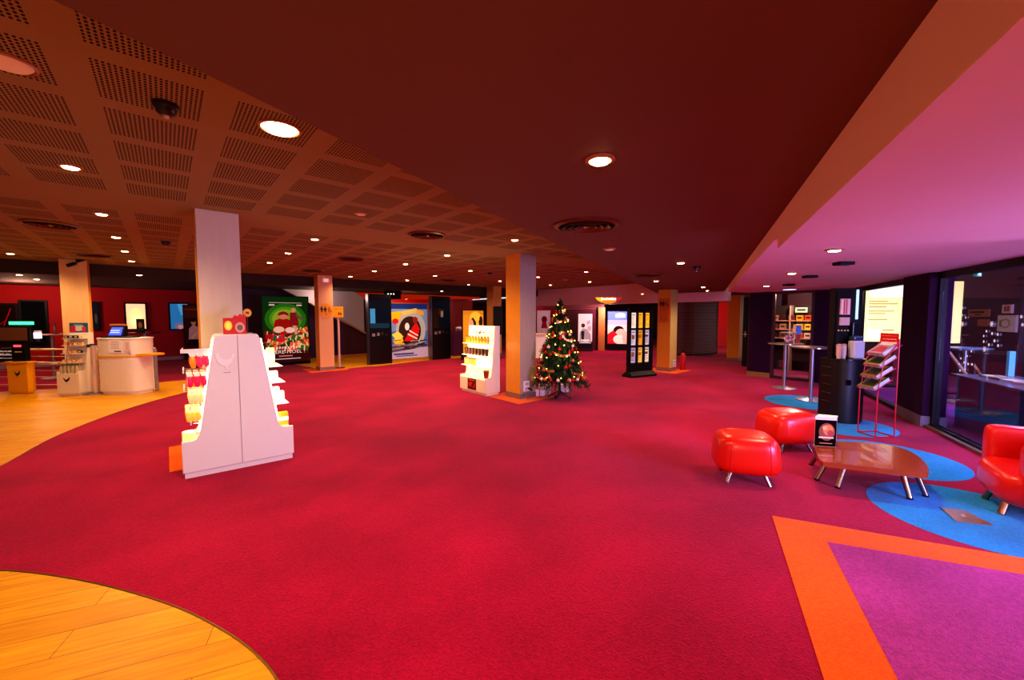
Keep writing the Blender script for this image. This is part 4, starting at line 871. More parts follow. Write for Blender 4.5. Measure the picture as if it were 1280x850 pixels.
mb = MB(); mb.box(-.30, .15, -.02, .04, 1.42, 1.485, mat('#40e0a0', .4, emit=1.6)); mb.tube([(-.08,.01,1.38),(-.08,.01,1.43)], .02, BLACK); mb.build('green_light', KT, label='glowing green light bar above the monitor')
mb = MB(); mb.box(.29, .39, -.10, -.04, 1.14, 1.26, mat('#f0e0f8', .4, emit=1.5)); mb.box(.29, .38, -.09, -.03, 1.27, 1.30, mat('#e8d8e8', .4)); mb.box(.25, .30, -.08, -.05, 1.17, 1.2, BLACK); mb.tube([(.34,-.07,1.14),(.34,-.07,1.08)], .03, DGREY); mb.build('scanner', KT, label='white scanner lamp at the monitor side')
t = thing('info_board', 'black board with white lettering at the far left behind the railing', 'sign', (*XY(4, 8.4), 0), ROTC)
mb = MB(); mb.box(-.45, .27, 0, .04, .62, .92, mat('#1a0808', .5)); mb.build('board', t); mb = MB(); rr = random.Random(3)
for zr, hh in ((.84,.035),(.765,.045),(.70,.02)):
    x = -.4
    while x < .2: w = rr.uniform(.02,.05); mb.rect(x, x+w*.75, zr, zr+hh*rr.uniform(.6,1), -.002, mat('#f0d8d0', .5, emit=.3)); x += w
mb.build('lettering', t); mb = MB(); mb.box(-.3,-.26,.01,.03,0,.62,DGREY); mb.box(.1,.14,.01,.03,0,.62,DGREY); mb.build('leg', t)
# railing
RL = thing('queue_railing', 'cream tubular railing with thin rails between the terminal and the white counter', 'railing', (*XY(70, 8.45), 0), ROTC)
RM = mat('#e8c8a0', .4); mb = MB(); x0, x1 = -1.9, 2.08
mb.tube([(x0,0,.89),(.0,0,.89)], .022, RM); mb.tube([(.0,0,.89),(x1,0,.92)], .016, RM); mb.build('top_rail', RL)
mb = MB(); mb.box(x0, .05, -.06, .06, .57, .62, RM); mb.build('ledge_rail', RL)
for z in (.74, .44, .30, .13):
    mb = MB(); mb.tube([(x0,0,z),(x1,0,z)], .010, RM, 6); mb.build('thin_rail', RL)
for x in (-1.5, x1): mb = MB(); mb.tube([(x,0,0),(x,0,.90)], .03, STEEL); mb.build('post', RL)
ST = thing('barrier_post', 'stout cream metal post with a round foot between the snack stand and the counter', 'post', (*XY(115.5, 8.15), 0))
mb = MB(); mb.tube([(0,0,.02),(0,0,1.0)], .052, mat('#e8c8b0', .3, .3), 16); mb.build('post', ST); mb = MB(); mb.lathe([(.19,0),(.19,.012),(.06,.03)], STEEL, 24); mb.build('foot', ST); mb = MB(); mb.lathe([(.055,1.0),(.055,1.03)], DGREY, 16); mb.box(-.1,-.05,-.02,.02,.96,1.02,DGREY); mb.build('cap', ST)
# bar tables
def bar_table(label, px, D, H, r, pole=.035, top=None, basr=.24):
    t = thing('bar_table', label, 'table', (*XY(px, D), 0))
    mb = MB(); mb.lathe([(r*.9,H-.03),(r,H-.02),(r,H)], top or mat('#a89890', .15, .6), 32); mb.build('table_top', t)
    mb = MB(); mb.tube([(0,0,.03),(0,0,H-.03)], pole, STEEL, 14); mb.build('pole', t)
    mb = MB(); mb.lathe([(basr,0),(basr,.012),(basr*.6,.025),(pole,.05)], STEEL, 28); mb.build('foot', t); return t
bar_table('slim round bar table behind the railing, left of the cream pillar', 64, 10.2, HZ(417.5,10.2), .30, top=mat('#c8a098', .3))
bar_table('dark round bar table standing behind the white ticket counter', 180, 11.2, HZ(415.5,11.2), .36, top=mat('#3a1c1c', .3))
T1 = bar_table('chrome round bar table on the carpet in front of the small shop window', 983, 8.76, 1.0, .335)
T2 = bar_table('chrome round bar table partly behind the black coffee unit', 1017, 7.5, 1.02, .34)
bar_table('round bar table standing in the hall behind the large right window', 1209, 7.3, HZ(434.5, 7.3), .34, top=mat('#5a6a80', .3))
def leaflet_holder(label, loc, rz, w, h, m, p):
    t = thing('leaflet_holder', label, 'leaflet holder', loc, rz)
    mb = MB(); mb.box(-w/2, w/2, -.01, 0, .01, h, m); mb.box(-w/2, w/2, -.06, .06, 0, .01, DGREY); mb.build('stand', t)
    mb = MB(); mb.rect(-w*.42, w*.42, h*.12, h*.92, -.012, mat(p, .5)); mb.ell(0, h*.55, w*.25, h*.22, -.013, mat('#c89a60', .5)); mb.build('leaflet', t); return t
leaflet_holder('dark leaflet holder on the slim bar table left of the cream pillar', (*XY(69, 10.15), HZ(417.5,10.2)), ROTC-.5, .16, .28, mat('#2a2030', .4), '#4a4868')
leaflet_holder('small dark poster holder on the bar table behind the ticket counter', (*XY(176, 11.1), HZ(415.5,11.2)), ROTC, .22, .38, BLACK, '#3a2418')
# ------------------------------------------------------------------ right lounge
def super_pouf(label, loc, rz, w, d):
    t = thing('pouf', label, 'pouf', (*loc, 0), rz)
    def deform(p):
        x, y, z = p; k = 1-.06*(z-.275)/.185; f = 1+.05*(1-((x/(w/2))**2)); return (x*k, y*f*k**.3, z)
    mb = MB(); mb.ball((0,0,.275), 1, LEATHER, 44, sx=w/2, sy=d/2, sz=.19, p=4.0); mb.v = [deform(p) for p in mb.v]; mb.build('cushion', t)
    sg = lambda v, e: math.copysign(abs(v)**e, v)
    for xs in (-.58, .58):
        mb = MB(); P = []; sc_ = (1-abs(xs)**4.0)**.25
        for i in range(41):
            a = 2*PI*i/40; P.append(deform((xs*w/2, d/2*sc_*sg(math.cos(a), .5), .275+.19*sc_*sg(math.sin(a), .5))))
        mb.tube(P, .004, LEATHER, 6); mb.build('seam', t)
    for sx in (-1, 1):
        for sy in (-1, 1):
            mb = MB(); mb.tube([(sx*.14, sy*d*.28, .11),(sx*.18, sy*d*.36, .004)], .017, CHROME, 12); mb.build('leg', t)
    return t
super_pouf('nearer red leather pouf on chrome legs, left of the low table', (4.256, 1.40), -1.02, .56, .46)
super_pouf('farther red leather pouf behind the low table, beside the menu card', (5.657, 1.407), -.70, .60, .48)
# coffee table
TZ = .285
pts = [G(p, q, TZ) for p, q in ((1017,556),(1022,571),(1028,577),(1090,584),(1158,592),(1161,589),(1158,580),(1146,569),(1130,561),(1112,556.5),(1080,553),(1050,551.5),(1030,551.5))]
cxT = sum(p[0] for p in pts)/len(pts); cyT = sum(p[1] for p in pts)/len(pts)
CT = thing('coffee_table', 'low reddish wooden coffee table with a leaf-shaped top beside the poufs', 'table', (cxT, cyT, 0))
loc = [(x-cxT, y-cyT) for x, y in pts]
sp = spline(loc[2:5]+[], 6)[:-1]+spline(loc[4:]+loc[:1], 5)[:-1]+spline(loc[0:3], 4)[:-1]
mb = MB(); mb.prism(sp, TZ-.045, TZ, wood_mat('#8a3a1c', '#a04a22', .22, 6, 3, coat=.4)); o = mb.build('table_top', CT, bevel=.006)
for (bx, by, tx, ty) in ((1047,610,1048,588),(1137,624,1131,599),(1157,620.5,1143,596),(1021,600,1036,583),(1014,581,1023,577)):
    b = G(bx, by, 0); tp = G(tx, ty, TZ-.05)
    tp = ext(b, (cxT, cyT), .22)
    mb = MB(); mb.tube([(b[0]-cxT, b[1]-cyT, .012),(tp[0]-cxT, tp[1]-cyT, TZ-.046)], .021, mat('#a08878', .28, 1.), 14); mb.tube([(b[0]-cxT, b[1]-cyT, 0),(b[0]-cxT, b[1]-cyT, .014)], .022, BLACK, 14); mb.build('leg', CT)
# tent card
mcx, mcy = G(1029, 556, TZ)
MCt = thing('menu_card', 'three-sided dark film card standing on the low table', 'menu card', (mcx, mcy, TZ), ROTC-.25)
mb = MB(); mb.prism([(-.105,-.055),(.085,-.055),(.085+.05,.04),(-.02,.075)], 0, .30, mat('#f0d8c0', .5)); mb.build('card', MCt)
mb = MB(); mb.rect(-.103, .083, .002, .27, -.057, mat('#140604', .9, spec=.05)); mb.ell(0, .15, .07, .09, -.058, mat('#8a3a10', .4)); mb.ell(.01, .17, .045, .055, -.0585, mat('#d07a28', .4)); mb.ell(-.02, .19, .02, .022, -.059, mat('#f0b060', .4)); mb.ell(.03, .14, .025, .03, -.059, mat('#b02818', .4)); mb.rect(-.07, .06, .085, .1, -.0592, mat('#f0d0a0', .4)); mb.rect(-.06, .05, .03, .038, -.0592, mat('#c08a50', .4)); mb.build('front_print', MCt)
mb = MB(); mb.add([(.0865,-.054,.002),(.1355,.039,.002),(.1355,.039,.298),(.0865,-.054,.298)], [(0,1,2,3)], mat('#101828', .4)); mb.add([(.099,-.03,.02),(.125,.02,.02),(.125,.02,.2),(.099,-.03,.2)], [(0,1,2,3)], mat('#5a8ab0', .4)); mb.build('side_print', MCt)
# armchair at the right edge
AC = thing('armchair', 'red leather tub armchair cut by the right edge, by the window', 'armchair', (5.27, -.47, 0), math.atan2(-.25, -.97))
def rbox(name, x0, x1, y0, y1, z0, z1, p=6., n=32, label=None):
    mb = MB(); mb.ball(((x0+x1)/2, (y0+y1)/2, (z0+z1)/2), 1, LEATHER, n, sx=(x1-x0)/2, sy=(y1-y0)/2, sz=(z1-z0)/2, p=p); return mb.build(name, AC, label=label)
rbox('seat', -.34, .34, -.34, .30, .09, .385, 4.2)
rbox('backrest', -.37, .37, .17, .35, .15, .66, 9)
rbox('armrest', .22, .37, -.24, .33, .15, .62, 9)
rbox('armrest', -.38, -.24, -.27, .33, .15, .64, 9)
for sx in (-1, 1):
    for sy in (-.25, .22): mb = MB(); mb.tube([(sx*.13, sy, .13),(sx*.165, sy*1.15, .004)], .024, mat('#b08868', .3, 1.), 12); mb.build('leg', AC)
# floor box
fb = [G(p, q, 0) for p, q in ((1175,634.5),(1207,639),(1242,657.5),(1195,652.5))]; fx = sum(p[0] for p in fb)/4; fy = sum(p[1] for p in fb)/4
t = thing('floor_box', 'flat brass floor box cover set in the blue carpet circle by the armchair', 'floor plate', (fx, fy, 0))
mb = MB(); mb.prism([(x-fx, y-fy) for x, y in fb], .002, .006, mat('#a07850', .4, .6, noise=.2)); mb.build('cover', t)
mb = MB(); q = [((x-fx)*.25, (y-fy)*.12) for x, y in fb]; mb.prism(q, .006, .008, mat('#d0a878', .3, .7)); mb.build('flap', t)
# black coffee unit
cu, cv = G(1051, 530); kk = 1+.27/math.hypot(cu, cv); cu, cv = cu*kk, cv*kk
CU = thing('coffee_unit', 'tall black curved coffee unit with a drinks tower by the window', 'coffee machine', (cu, cv, 0), ROTC+.05)
BK = mat('#0a090c', .4); mb = MB()
def cyl_front(r, z0, z1, m, n=28, y1=.15):
    P = [(-r, y1)]+[(r*math.cos(PI+PI*i/n), r*.95*math.sin(PI+PI*i/n)) for i in range(n+1)]+[(r, y1)]; return P
mb.prism(cyl_front(.25,0,1,BK), .03, .94, BK, True); mb.build('cabinet', CU)
mb = MB(); mb.prism(cyl_front(.235,0,1,BK), 0, .03, BK); mb.build('plinth', CU)
mb = MB(); mb.prism(cyl_front(.26,0,1,BK), .94, .965, mat('#181418', .2), True); mb.build('counter_top', CU)
mb = MB()
mb.box(-.14, -.08, -.225, -.17, .58, .66, mat('#020202', .3)); mb.build('door_grip', CU)
for k in range(5): mb = MB(); mb.box(-.256, -.23, -.06, .1, .30+k*.13, .312+k*.13, mat('#3a3032', .4)); mb.build('vent_slot', CU)
mb = MB(); mb.box(-.14, .30, .06, .15, .965, 2.02, BK); mb.build('tower', CU)
mb = MB(); mb.box(.10, .25, -.02, .14, .965, 1.50, mat('#0e0c10', .3)); mb.build('machine_body', CU, bevel=.01)
mb = MB(); mb.box(-.12, .06, .02, .08, 1.0, 1.98, mat('#0a0809', .35)); mb.build('front_column', CU)
mb = MB(); mb.box(-.09, .06, -.0, .02, 1.62, 1.86, mat('#d0a098', .4, emit=.15)); mb.box(-.09, .06, -.0, .02, 1.46, 1.58, mat('#c09890', .4, emit=.1))
for k in range(4): mb.box(-.08+k*.035, -.065+k*.035, -.004, 0, 1.63, 1.85, mat(['#f0dcd8','#c84038','#b05048','#e8c8c0'][k], .4))
mb.build('drinks_menu', CU, label='pale drinks menu panels with red stripes')
mb = MB(); mb.box(.20, .235, .05, .08, 1.55, 2.0, mat('#a8d8e8', .4, emit=1.0)); mb.build('light_strip', CU)
mb = MB()
for x, z in ((-.10,1.38),(-.05,1.38),(0,1.38),(.05,1.38)): mb.ball((x,.01,z), .012, mat('#b08a70', .3, emit=.3), 8)
mb.build('button', CU)
t = thing('cup_dispenser', 'pale grey rounded dispenser standing on the black coffee unit', 'dispenser', place(CU, .08, -.11, .965), CU.rotation_euler.z)
mb = MB(); mb.box(-.09, .09, -.06, .06, 0, .27, mat('#b8b4b8', .35)); mb.build('body', t, bevel=.03, seg=4); mb = MB(); mb.box(-.075, .08, -.04, .06, .27, .34, mat('#283850', .3)); mb.build('lid', t, bevel=.02)
for k, (x, z, c) in enumerate(((-.18,.965,'#d8b8a8'),(-.11,.965,'#f0d8c8'))):
    t = thing('cup_stack', ['copper-toned stack of cups at the left end of the coffee unit top','white stack of cups left of the grey dispenser on the coffee unit'][k], 'cups', place(CU, x+.02, -.08, z))
    mb = MB()
    for j in range(5): mb.lathe([(.026,j*.03),(.038,j*.03+.07)], mat(c, .3, .2), 14)
    mb.build('stacked_cups', t); mb = MB(); mb.lathe([(.04,.19),(.04,.2),(.02,.22)], mat('#a88070', .3), 14); mb.build('lid', t)
# leaflet display on the first bar table
t = thing('glass_bowl', 'small clear box of sweets on the bar table by the shop window', 'box', (*XY(987, 8.72), 1.0), ROTC)
mb = MB(); mb.box(-.13,.10,-.08,.08,.0,.24,ACRYL); mb.box(-.14,.11,-.085,.085,.235,.25,mat('#a8a0a8', .4)); mb.build('case', t)
mb = MB()
for k in range(12): mb.ball((random.uniform(-.09,.06), random.uniform(-.05,.05), .03+k*.011), .032, mat(random.choice(['#e0c8c0','#c83040','#f0e0d8','#a89ab0']), .4), 8)
mb.build('sweets', t)
t = thing('leaflet_holder', 'white A-shaped leaflet stand on the right of the same bar table', 'leaflet holder', (*XY(994, 8.7), 1.0), ROTC)
mb = MB(); mb.prismy([(-.05,0),(-.035,0),(.0,.42),(-.012,.42)], -.04, .04, mat('#e0c0a0', .4)); mb.build('stand', t); mb = MB(); mb.box(.01,.12,-.02,-.01,.2,.4,mat('#5878c0', .4)); mb.box(.02,.11,-.02,-.01,.01,.2,mat('#a04028', .4)); mb.build('leaflet', t)
# magazine rack
RKL, RKF, RKR = G(1072,540), G(1094,547), G(1115.5,546)
ang = math.atan2(RKF[1]-RKL[1], RKF[0]-RKL[0])
ox_, oy_ = (RKL[0]+RKF[0])/2, (RKL[1]+RKF[1])/2
RK = thing('magazine_rack', 'red wire magazine rack with a red sign standing by the window pier', 'magazine rack', (ox_, oy_, 0), ang)
RWm = mat('#c00a24', .35); hw = .125; dp = .26
mb = MB()
for x in (-hw, hw): mb.tube([(x,0,.01),(x,0,.60)], .008, RWm, 8)
mb.build('front_post', RK)
mb = MB()
for x in (-hw, hw): mb.tube([(x,dp,.01),(x,dp,1.30)], .008, RWm, 8)
mb.build('rear_post', RK)
mb = MB(); mb.tube([(-hw,0,.01),(hw,0,.01),(hw,dp,.01),(-hw,dp,.01),(-hw,0,.01)], .008, RWm, 8)
for x in (-hw, hw): mb.tube([(x,dp,1.26),(x,.07,1.02),(x,.0,.60)], .006, RWm, 8)
mb.build('frame', RK)
tz = (.62,.77,.92,1.07)
for k, z in enumerate(tz):
    mb = MB(); y0 = -.04+k*.035
    for x in (-hw, -hw/3, hw/3, hw): mb.tube([(x,y0-.01,z+.03),(x,y0,z),(x,y0+.24,z+.15)], .004, RWm, 6)
    mb.tube([(-hw,y0-.01,z+.03),(hw,y0-.01,z+.03)], .004, RWm, 6); mb.tube([(-hw,y0+.24,z+.15),(hw,y0+.24,z+.15)], .004, RWm, 6); mb.build('tier', RK)
mb = MB(); mb.box(-hw+.005, hw-.005, dp-.012, dp-.004, 1.19, 1.37, mat('#c00c10', .4, emit=.15)); mb.build('sign_panel', RK, label='red sign panel at the top of the rack')
mb = MB()
for z, hgt, x0, x1, c in ((1.33,.014,-.1,.1,'#e05048'),(1.285,.016,-.09,.08,'#f09088'),(1.235,.026,-.105,.1,'#ffc8c0')):
    x = x0; rr = random.Random(int(z*100))
    while x < x1: w = rr.uniform(.008,.02); mb.rect(x, x+w, z, z+hgt*rr.uniform(.7,1.1), dp-.014, mat(c, .4, emit=.3)); x += w+.003
mb.build('sign_lettering', RK)
sl = math.atan2(.15, .24)
for k, z in enumerate(tz):
    for j in range(3):
        y0 = -.03+k*.035; off = .008+j*.016
        wp_ = place(RK, 0, y0-math.sin(sl)*off, z+math.cos(sl)*off)
        o = thing('magazine', f"{['bottom','middle','top'][j]} magazine of the pile on the {['lowest','second lowest','second highest','highest'][k]} tier of the red rack", 'magazine', wp_, ang, 'magazines in the red rack'); o.rotation_euler = (sl, 0, ang)
        cov = ['#6a6a18','#7a5c14','#8a8420','#a8a0b0'][k]
        mb = MB(); mb.box(-.11,.11,0,.25,-.007,.007,mat('#d8d4d8', .5)); mb.build('pages', o)
        mb = MB(); mb.box(-.111,.111,-.001,.251,.007,.0085,mat(cov, .35))
        if j == 2: mb.prism([(-.09,.03),(.09,.03),(.07,.14),(-.05,.17)], .0085, .009, mat(['#1c1a10','#2a2010','#201c10','#c04858'][k], .35)); mb.prism([(-.1,.19),(.08,.19),(.08,.23),(-.1,.23)], .0085, .009, mat(['#d8c020','#d8b018','#c8c020','#e8e0e8'][k], .35))
        mb.build('cover', o)
# ------------------------------------------------------------------ hall beyond the glass: things
def onout(px, py, n=NO+.001):
    r = ray(px, py); nx, ny = -s3, c3
    # plane: (p - W3(0,n)) . normal = 0
    w = W3(0, n); tt = (w[0]*nx+w[1]*ny)/(r.x*nx+r.y*ny)
    p = (r.x*tt, r.y*tt, CZ+r.z*tt); tpar = (p[0]-w[0])*c3+(p[1]-w[1])*s3
    return tpar, p[2]
def outbox(name, label, cat, px0, px1, py0, py1, m, th=.04, n=NO+.001, extra=None, frame=None):
    ta, za = onout(px0, py0, n); tb, zb = onout(px1, py1, n); w = W3((ta+tb)/2, n)
    t = thing(name, label, cat, (*w, 0), ANG3+PI); hw = abs(tb-ta)/2; z0, z1 = min(za, zb), max(za, zb)
    mb = MB(); mb.box(-hw, hw, -th, 0, z0, z1, frame or m); mb.build('panel', t)
    mb = MB(); mb.rect(-hw*.97, hw*.97, z0+.02*(z1-z0), z1-.02*(z1-z0), -th-.001, m)
    if extra: extra(mb, hw, z0, z1, -th-.002)
    mb.build('face', t); return t
SCRM = mat('#f8ec90', .5, emit=1.7, emitc='#fff098', noise=.1, scale=2)
def scr(mb, hw, z0, z1, y):
    ink = mat('#d8b84c', .5, emit=.8); h = z1-z0; rr = random.Random(8)
    mb.rect(-hw*.85, hw*.7, z0+.74*h, z0+.94*h, y, mat('#fffdf0', .5, emit=1.6))
    for k, f in enumerate((.66,.62,.57,.50,.46,.36)): mb.rect(-hw*.85, -hw*.85+hw*rr.uniform(.7,1.3), z0+f*h, z0+(f+.016)*h, y, ink)
    mb.rect(-hw*.85, -hw*.3, z0+.05*h, z0+.2*h, y, mat('#fffdf0', .5, emit=1.6)); mb.flat([(hw*.6, z0+.34*h),(hw*.8, z0+.34*h),(hw*.7, z0+.28*h)], y, mat('#e0a040', .5, emit=.8)); mb.rect(-hw*.2, hw*.3, z0+.18*h, z0+.2*h, y, ink)
def lit(px0, px1, py0, py1, D, lab, m, extra):
    t = thing('lit_screen', lab, 'screen', (*XY((px0+px1)/2, D), 0), ROTC); hw = (px1-px0)/2/FPX*D; z0, z1 = HZ(py1, D), HZ(py0, D)
    mb = MB(); mb.box(-hw-.03, hw+.03, 0, .08, z0-.03, z1+.03, BLACK); mb.build('housing', t)
    mb = MB(); mb.rect(-hw, hw, z0, z1, -.002, m)
    if extra: extra(mb, hw, z0, z1, -.004)
    mb.build('screen', t)
    mb = MB(); mb.box(-.25, .25, -.12, .2, 0, .03, BLACK); mb.box(-.1, .1, .02, .06, .03, z0-.03, BLACK); mb.build('stand', t)
lit(1080, 1137, 352, 427, 9.0, 'large glowing yellow information screen behind the window left of the pier', SCRM, scr)
lit(1160, 1201, 352, 429, 8.2, 'narrow glowing yellow screen behind the glass right of the pier', mat('#f4dc90', .5, emit=1.2, emitc='#ffe490'), None)
outbox('direction_sign', 'brown plaque with dark writing on the wall behind the large window', 'sign', 1213, 1238, 387, 396, mat('#a86a48', .5), extra=lambda mb, hw, z0, z1, y: (mb.rect(-hw*.8, hw*.6, z0+.5*(z1-z0), z0+.75*(z1-z0), y, INK), mb.rect(-hw*.3, hw*.3, z0+.2*(z1-z0), z0+.35*(z1-z0), y, INK)))
outbox('notice', 'small brown notice below the plaque behind the large window', 'notice', 1225, 1237, 399, 408, mat('#a0604c', .5))
outbox('safety_sign', 'white sign with a red figure on the wall behind the large window', 'sign', 1256, 1267, 381, 391.5, mat('#e8c8c0', .5), extra=lambda mb, hw, z0, z1, y: (mb.rect(-hw*.5, -hw*.05, z0+.2*(z1-z0), z0+.85*(z1-z0), y, mat('#a01818', .5)), mb.rect(hw*.1, hw*.6, z0+.2*(z1-z0), z0+.85*(z1-z0), y, mat('#a01818', .5))))
outbox('evacuation_plan', 'white plan with green drawing below the red figure sign, behind the large window', 'notice', 1250.5, 1272, 394, 415.5, mat('#d8c4c0', .5), extra=lambda mb, hw, z0, z1, y: (mb.ell(-hw*.1, z0+.5*(z1-z0), hw*.55, .3*(z1-z0), y, mat('#9ab070', .5)), mb.ell(-hw*.1, z0+.5*(z1-z0), hw*.38, .2*(z1-z0), y-.001, mat('#d8c4c0', .5)), mb.rect(-hw*.75, -hw*.5, z0+.3*(z1-z0), z0+.7*(z1-z0), y, mat('#6a9a50', .5))))
w = W3(-1.35, -1.9)
ES = thing('exit_sign', 'green lit running-man exit sign hanging behind the large right window', 'sign', (*XY(1217, 5.9), 0), ROTC+.5)
ez = HZ(342, 5.9); mb = MB(); mb.box(-.10, .10, -.02, .02, ez-.045, ez+.045, mat('#0c7a5c', .4, emit=.6)); mb.build('panel', ES)
mb = MB(); WG = mat('#d8fff0', .4, emit=1.4); mb.flat([(-.08,ez),(-.04,ez+.03),(-.04,ez-.03)], -.022, WG); mb.rect(-.04,-.01,ez-.008,ez+.008,-.022,WG); mb.ell(.03,ez+.024,.009,.01,-.022,WG,10); mb.flat([(.015,ez+.012),(.045,ez+.012),(.04,ez-.012),(.06,ez-.035),(.05,ez-.035),(.03,ez-.014),(.012,ez-.035),(.003,ez-.03),(.02,ez-.008)], -.022, WG); mb.build('pictogram', ES)
mb = MB(); mb.box(-.06, .06, -.015, .015, ez+.045, ez+.08, mat('#e8e8e8', .4)); mb.tube([(0,0,ez+.08),(0,0,2.9)], .008, WHITE, 6); mb.build('hanger', ES)
# snow stickers on the large window
stick = mat('#f4f0f8', .6, emit=.35)
k = 0
for (px, py, r) in ((1203,385,.018),(1202.5,394,.017),(1207,397,.015),(1233,414,.016),(1240,417,.017),(1247,418,.017),(1229.5,420,.014),(1243,426,.018),(1229.5,427,.016),(1236,431,.017),(1247.5,432,.017),(1214,439,.015),(1201,448,.014),(1205,453,.017),(1210,455,.016),(1215,455.5,.016),(1200,463,.017),(1206.5,462,.013),(1209,445,.014),(1199,455,.013),(1276.5,396,.018),(1278,406,.018)):
    tt, zz = onout(px, py, .008); w = W3(tt, .0075)
    o = thing('snow_dot_sticker', 'round white snow dot stuck on the large right window', 'sticker', (*w, zz), ANG3+PI, 'snow dots on the large window'); mb = MB(); mb.ell(0, 0, r, r, 0, stick, 14); mb.build('dot', o); k += 1
for (px, py, lab) in ((1203,405,'white snowflake sticker below the glowing narrow screen edge on the window'),(1239.5,405,'white snowflake sticker below the brown plaque on the window'),(1230.5,436.5,'lowest white snowflake sticker just above the table top seen through the window')):
    tt, zz = onout(px, py, .008); w = W3(tt, .0075); o = thing('snowflake_sticker', lab, 'sticker', (*w, zz), ANG3+PI)
    mb = MB()
    for i in range(3):
        a = PI*i/3; c_, s_ = math.cos(a), math.sin(a); q = [(-.035,-.006),(.035,-.006),(.035,.006),(-.035,.006)]
        mb.flat([(x*c_-z*s_, x*s_+z*c_) for x, z in q], -.0003*i, stick)
    mb.build('flake', o)
# handrail and desk in the hall
hp = [(*XY(p, D), HZ(q, D)) for p, q, D in ((1182,433,6.6),(1243,506,5.7),(1222,458,7.6),(1264,514,6.6))]
HRt = thing('handrail', 'pair of sloping brown handrails behind the large window', 'handrail', (hp[0][0], hp[0][1], 0))
HM = mat('#a87058', .4); rel = [(x-hp[0][0], y-hp[0][1], z) for x, y, z in hp]
for a_, b_ in ((0, 1), (2, 3)):
    mb = MB(); mb.tube([rel[a_], rel[b_]], .022, HM); mb.build('rail', HRt)
    for c_ in (a_, b_): mb = MB(); mb.tube([(rel[c_][0], rel[c_][1], 0), rel[c_]], .014, STEEL); mb.build('post', HRt)
t = thing('welcome_desk', 'glass-topped blue desk with leaflets behind the large window, at the right edge', 'desk', (*XY(1285, 5.0), 0), ANG3)
mb = MB(); mb.box(-.75, .75, -.3, .3, 0, .72, mat('#3a4a6a', .3)); mb.build('body', t); mb = MB(); mb.box(-.82, .82, -.35, .35, .72, .75, mat('#6a5a60', .2)); mb.build('desk_top', t)
mb = MB(); mb.box(.80, .86, -.3, -.24, .70, 1.10, mat('#5ab0d0', .4, emit=.3)); mb.build('side_post', t)
for k in range(4):
    o = thing('leaflet_stack', f'{ORD[k]} pile of leaflets from the left on the desk behind the large window', 'leaflets', place(t, .5-k*.22, .05, .75), ANG3+.2*k, 'leaflets on the hall desk'); mb = MB(); mb.box(-.08,.08,-.1,.1,0,.03,mat(['#c8a878','#8a6a50','#d8c8b0','#a87860'][k], .5)); mb.build('sheets', o); mb = MB(); mb.box(-.06,.06,-.08,.0,.03,.031,mat('#6a4030', .5)); mb.build('print', o)
# steps / mats on hall floor
sheet('floor', [W3(-6,-.06), W3(6,-.06), W3(6,-3.1), W3(-6,-3.1)], .001, carpet('#7a2a68', .7, .4))
# shop shelf behind the small window
SHS = thing('shop_shelf', 'shop shelf with yellow boxes behind the small window', 'shelf', (13.6, 3.15, 0), -PI/2)
mb = MB()
for z in (.95, 1.2, 1.45): mb.box(-.75, .30, -.15, .15, z, z+.025, mat('#c89a80', .4))
mb.build('shelf_board', SHS); mb = MB(); mb.box(-.77,-.745,-.15,.15,0,1.9,mat('#a87860', .4)); mb.box(.295,.32,-.15,.15,0,1.9,mat('#a87860', .4)); mb.box(-.25,-.22,-.15,.15,0,1.9,mat('#d8b8a0', .4)); mb.build('upright', SHS)
mb = MB(); mb.box(-.75,.3,.13,.15,.3,1.9,mat('#2a1410', .6)); mb.build('back_panel', SHS)
for si, z in enumerate((.975,1.225,1.475)):
    for k in range(5):
        c = ['#f0a810','#f0b828','#e89010','#d04020','#e0a890'][(k+si*2) % 5] if k > 2 else ['#3a1814','#6a2a20','#a86a50'][(k+si) % 3]
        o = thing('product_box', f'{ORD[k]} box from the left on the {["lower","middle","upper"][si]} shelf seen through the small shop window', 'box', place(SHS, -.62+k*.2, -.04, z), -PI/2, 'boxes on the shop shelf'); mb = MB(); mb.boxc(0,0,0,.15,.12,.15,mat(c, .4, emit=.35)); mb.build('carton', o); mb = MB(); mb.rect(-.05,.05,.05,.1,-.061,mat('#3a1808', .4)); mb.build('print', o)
t = thing('shop_sign', 'small green and white sign above the shelf behind the small shop window', 'sign', place(SHS, .02, -.12, 1.70), -PI/2)
mb = MB(); mb.box(-.14,.14,-.01,.01,0,.14,mat('#b8c8a0', .4, emit=.7)); mb.build('panel', t); mb = MB(); mb.rect(-.1,.1,.04,.1,-.012,mat('#3a5a38', .4)); mb.build('lettering', t); 
# ------------------------------------------------------------------ ceiling fittings
WARM = (1.0, .68, .42)
LON = mat('#fff0d0', .4, emit=22, emitc='#ffd090'); LOFF = mat('#d8a080', .4, emit=.15); RING = mat('#b07850', .35, .3)
def downlight(px, py, zc, label, lit=True, r=.045, energy=55, col=WARM, glow=None, ring=RING):
    x, y = G(px, py, zc)
    t = thing('downlight', label, 'ceiling light', (x, y, zc))
    mb = MB(); q_ = 1.45 if r < .07 else 1.2; mb.lathe([(r*q_,0),(r*q_,-.006),(r*1.08,-.012),(r,-.004)], ring, 24); mb.build('trim_ring', t)
    mb = MB(); mb.lathe([(r,-.006),(r*.85,-.018),(0,-.022)], (glow or LON) if lit else LOFF, 20)
    mb.build('diffuser', t)
    if lit and energy: lamp('SPOT', (x, y, zc-.04), energy*2.1, col, .05, angle=150, blend=.9)
    return t
P_, S_, B_ = ZP, ZS, 2.55
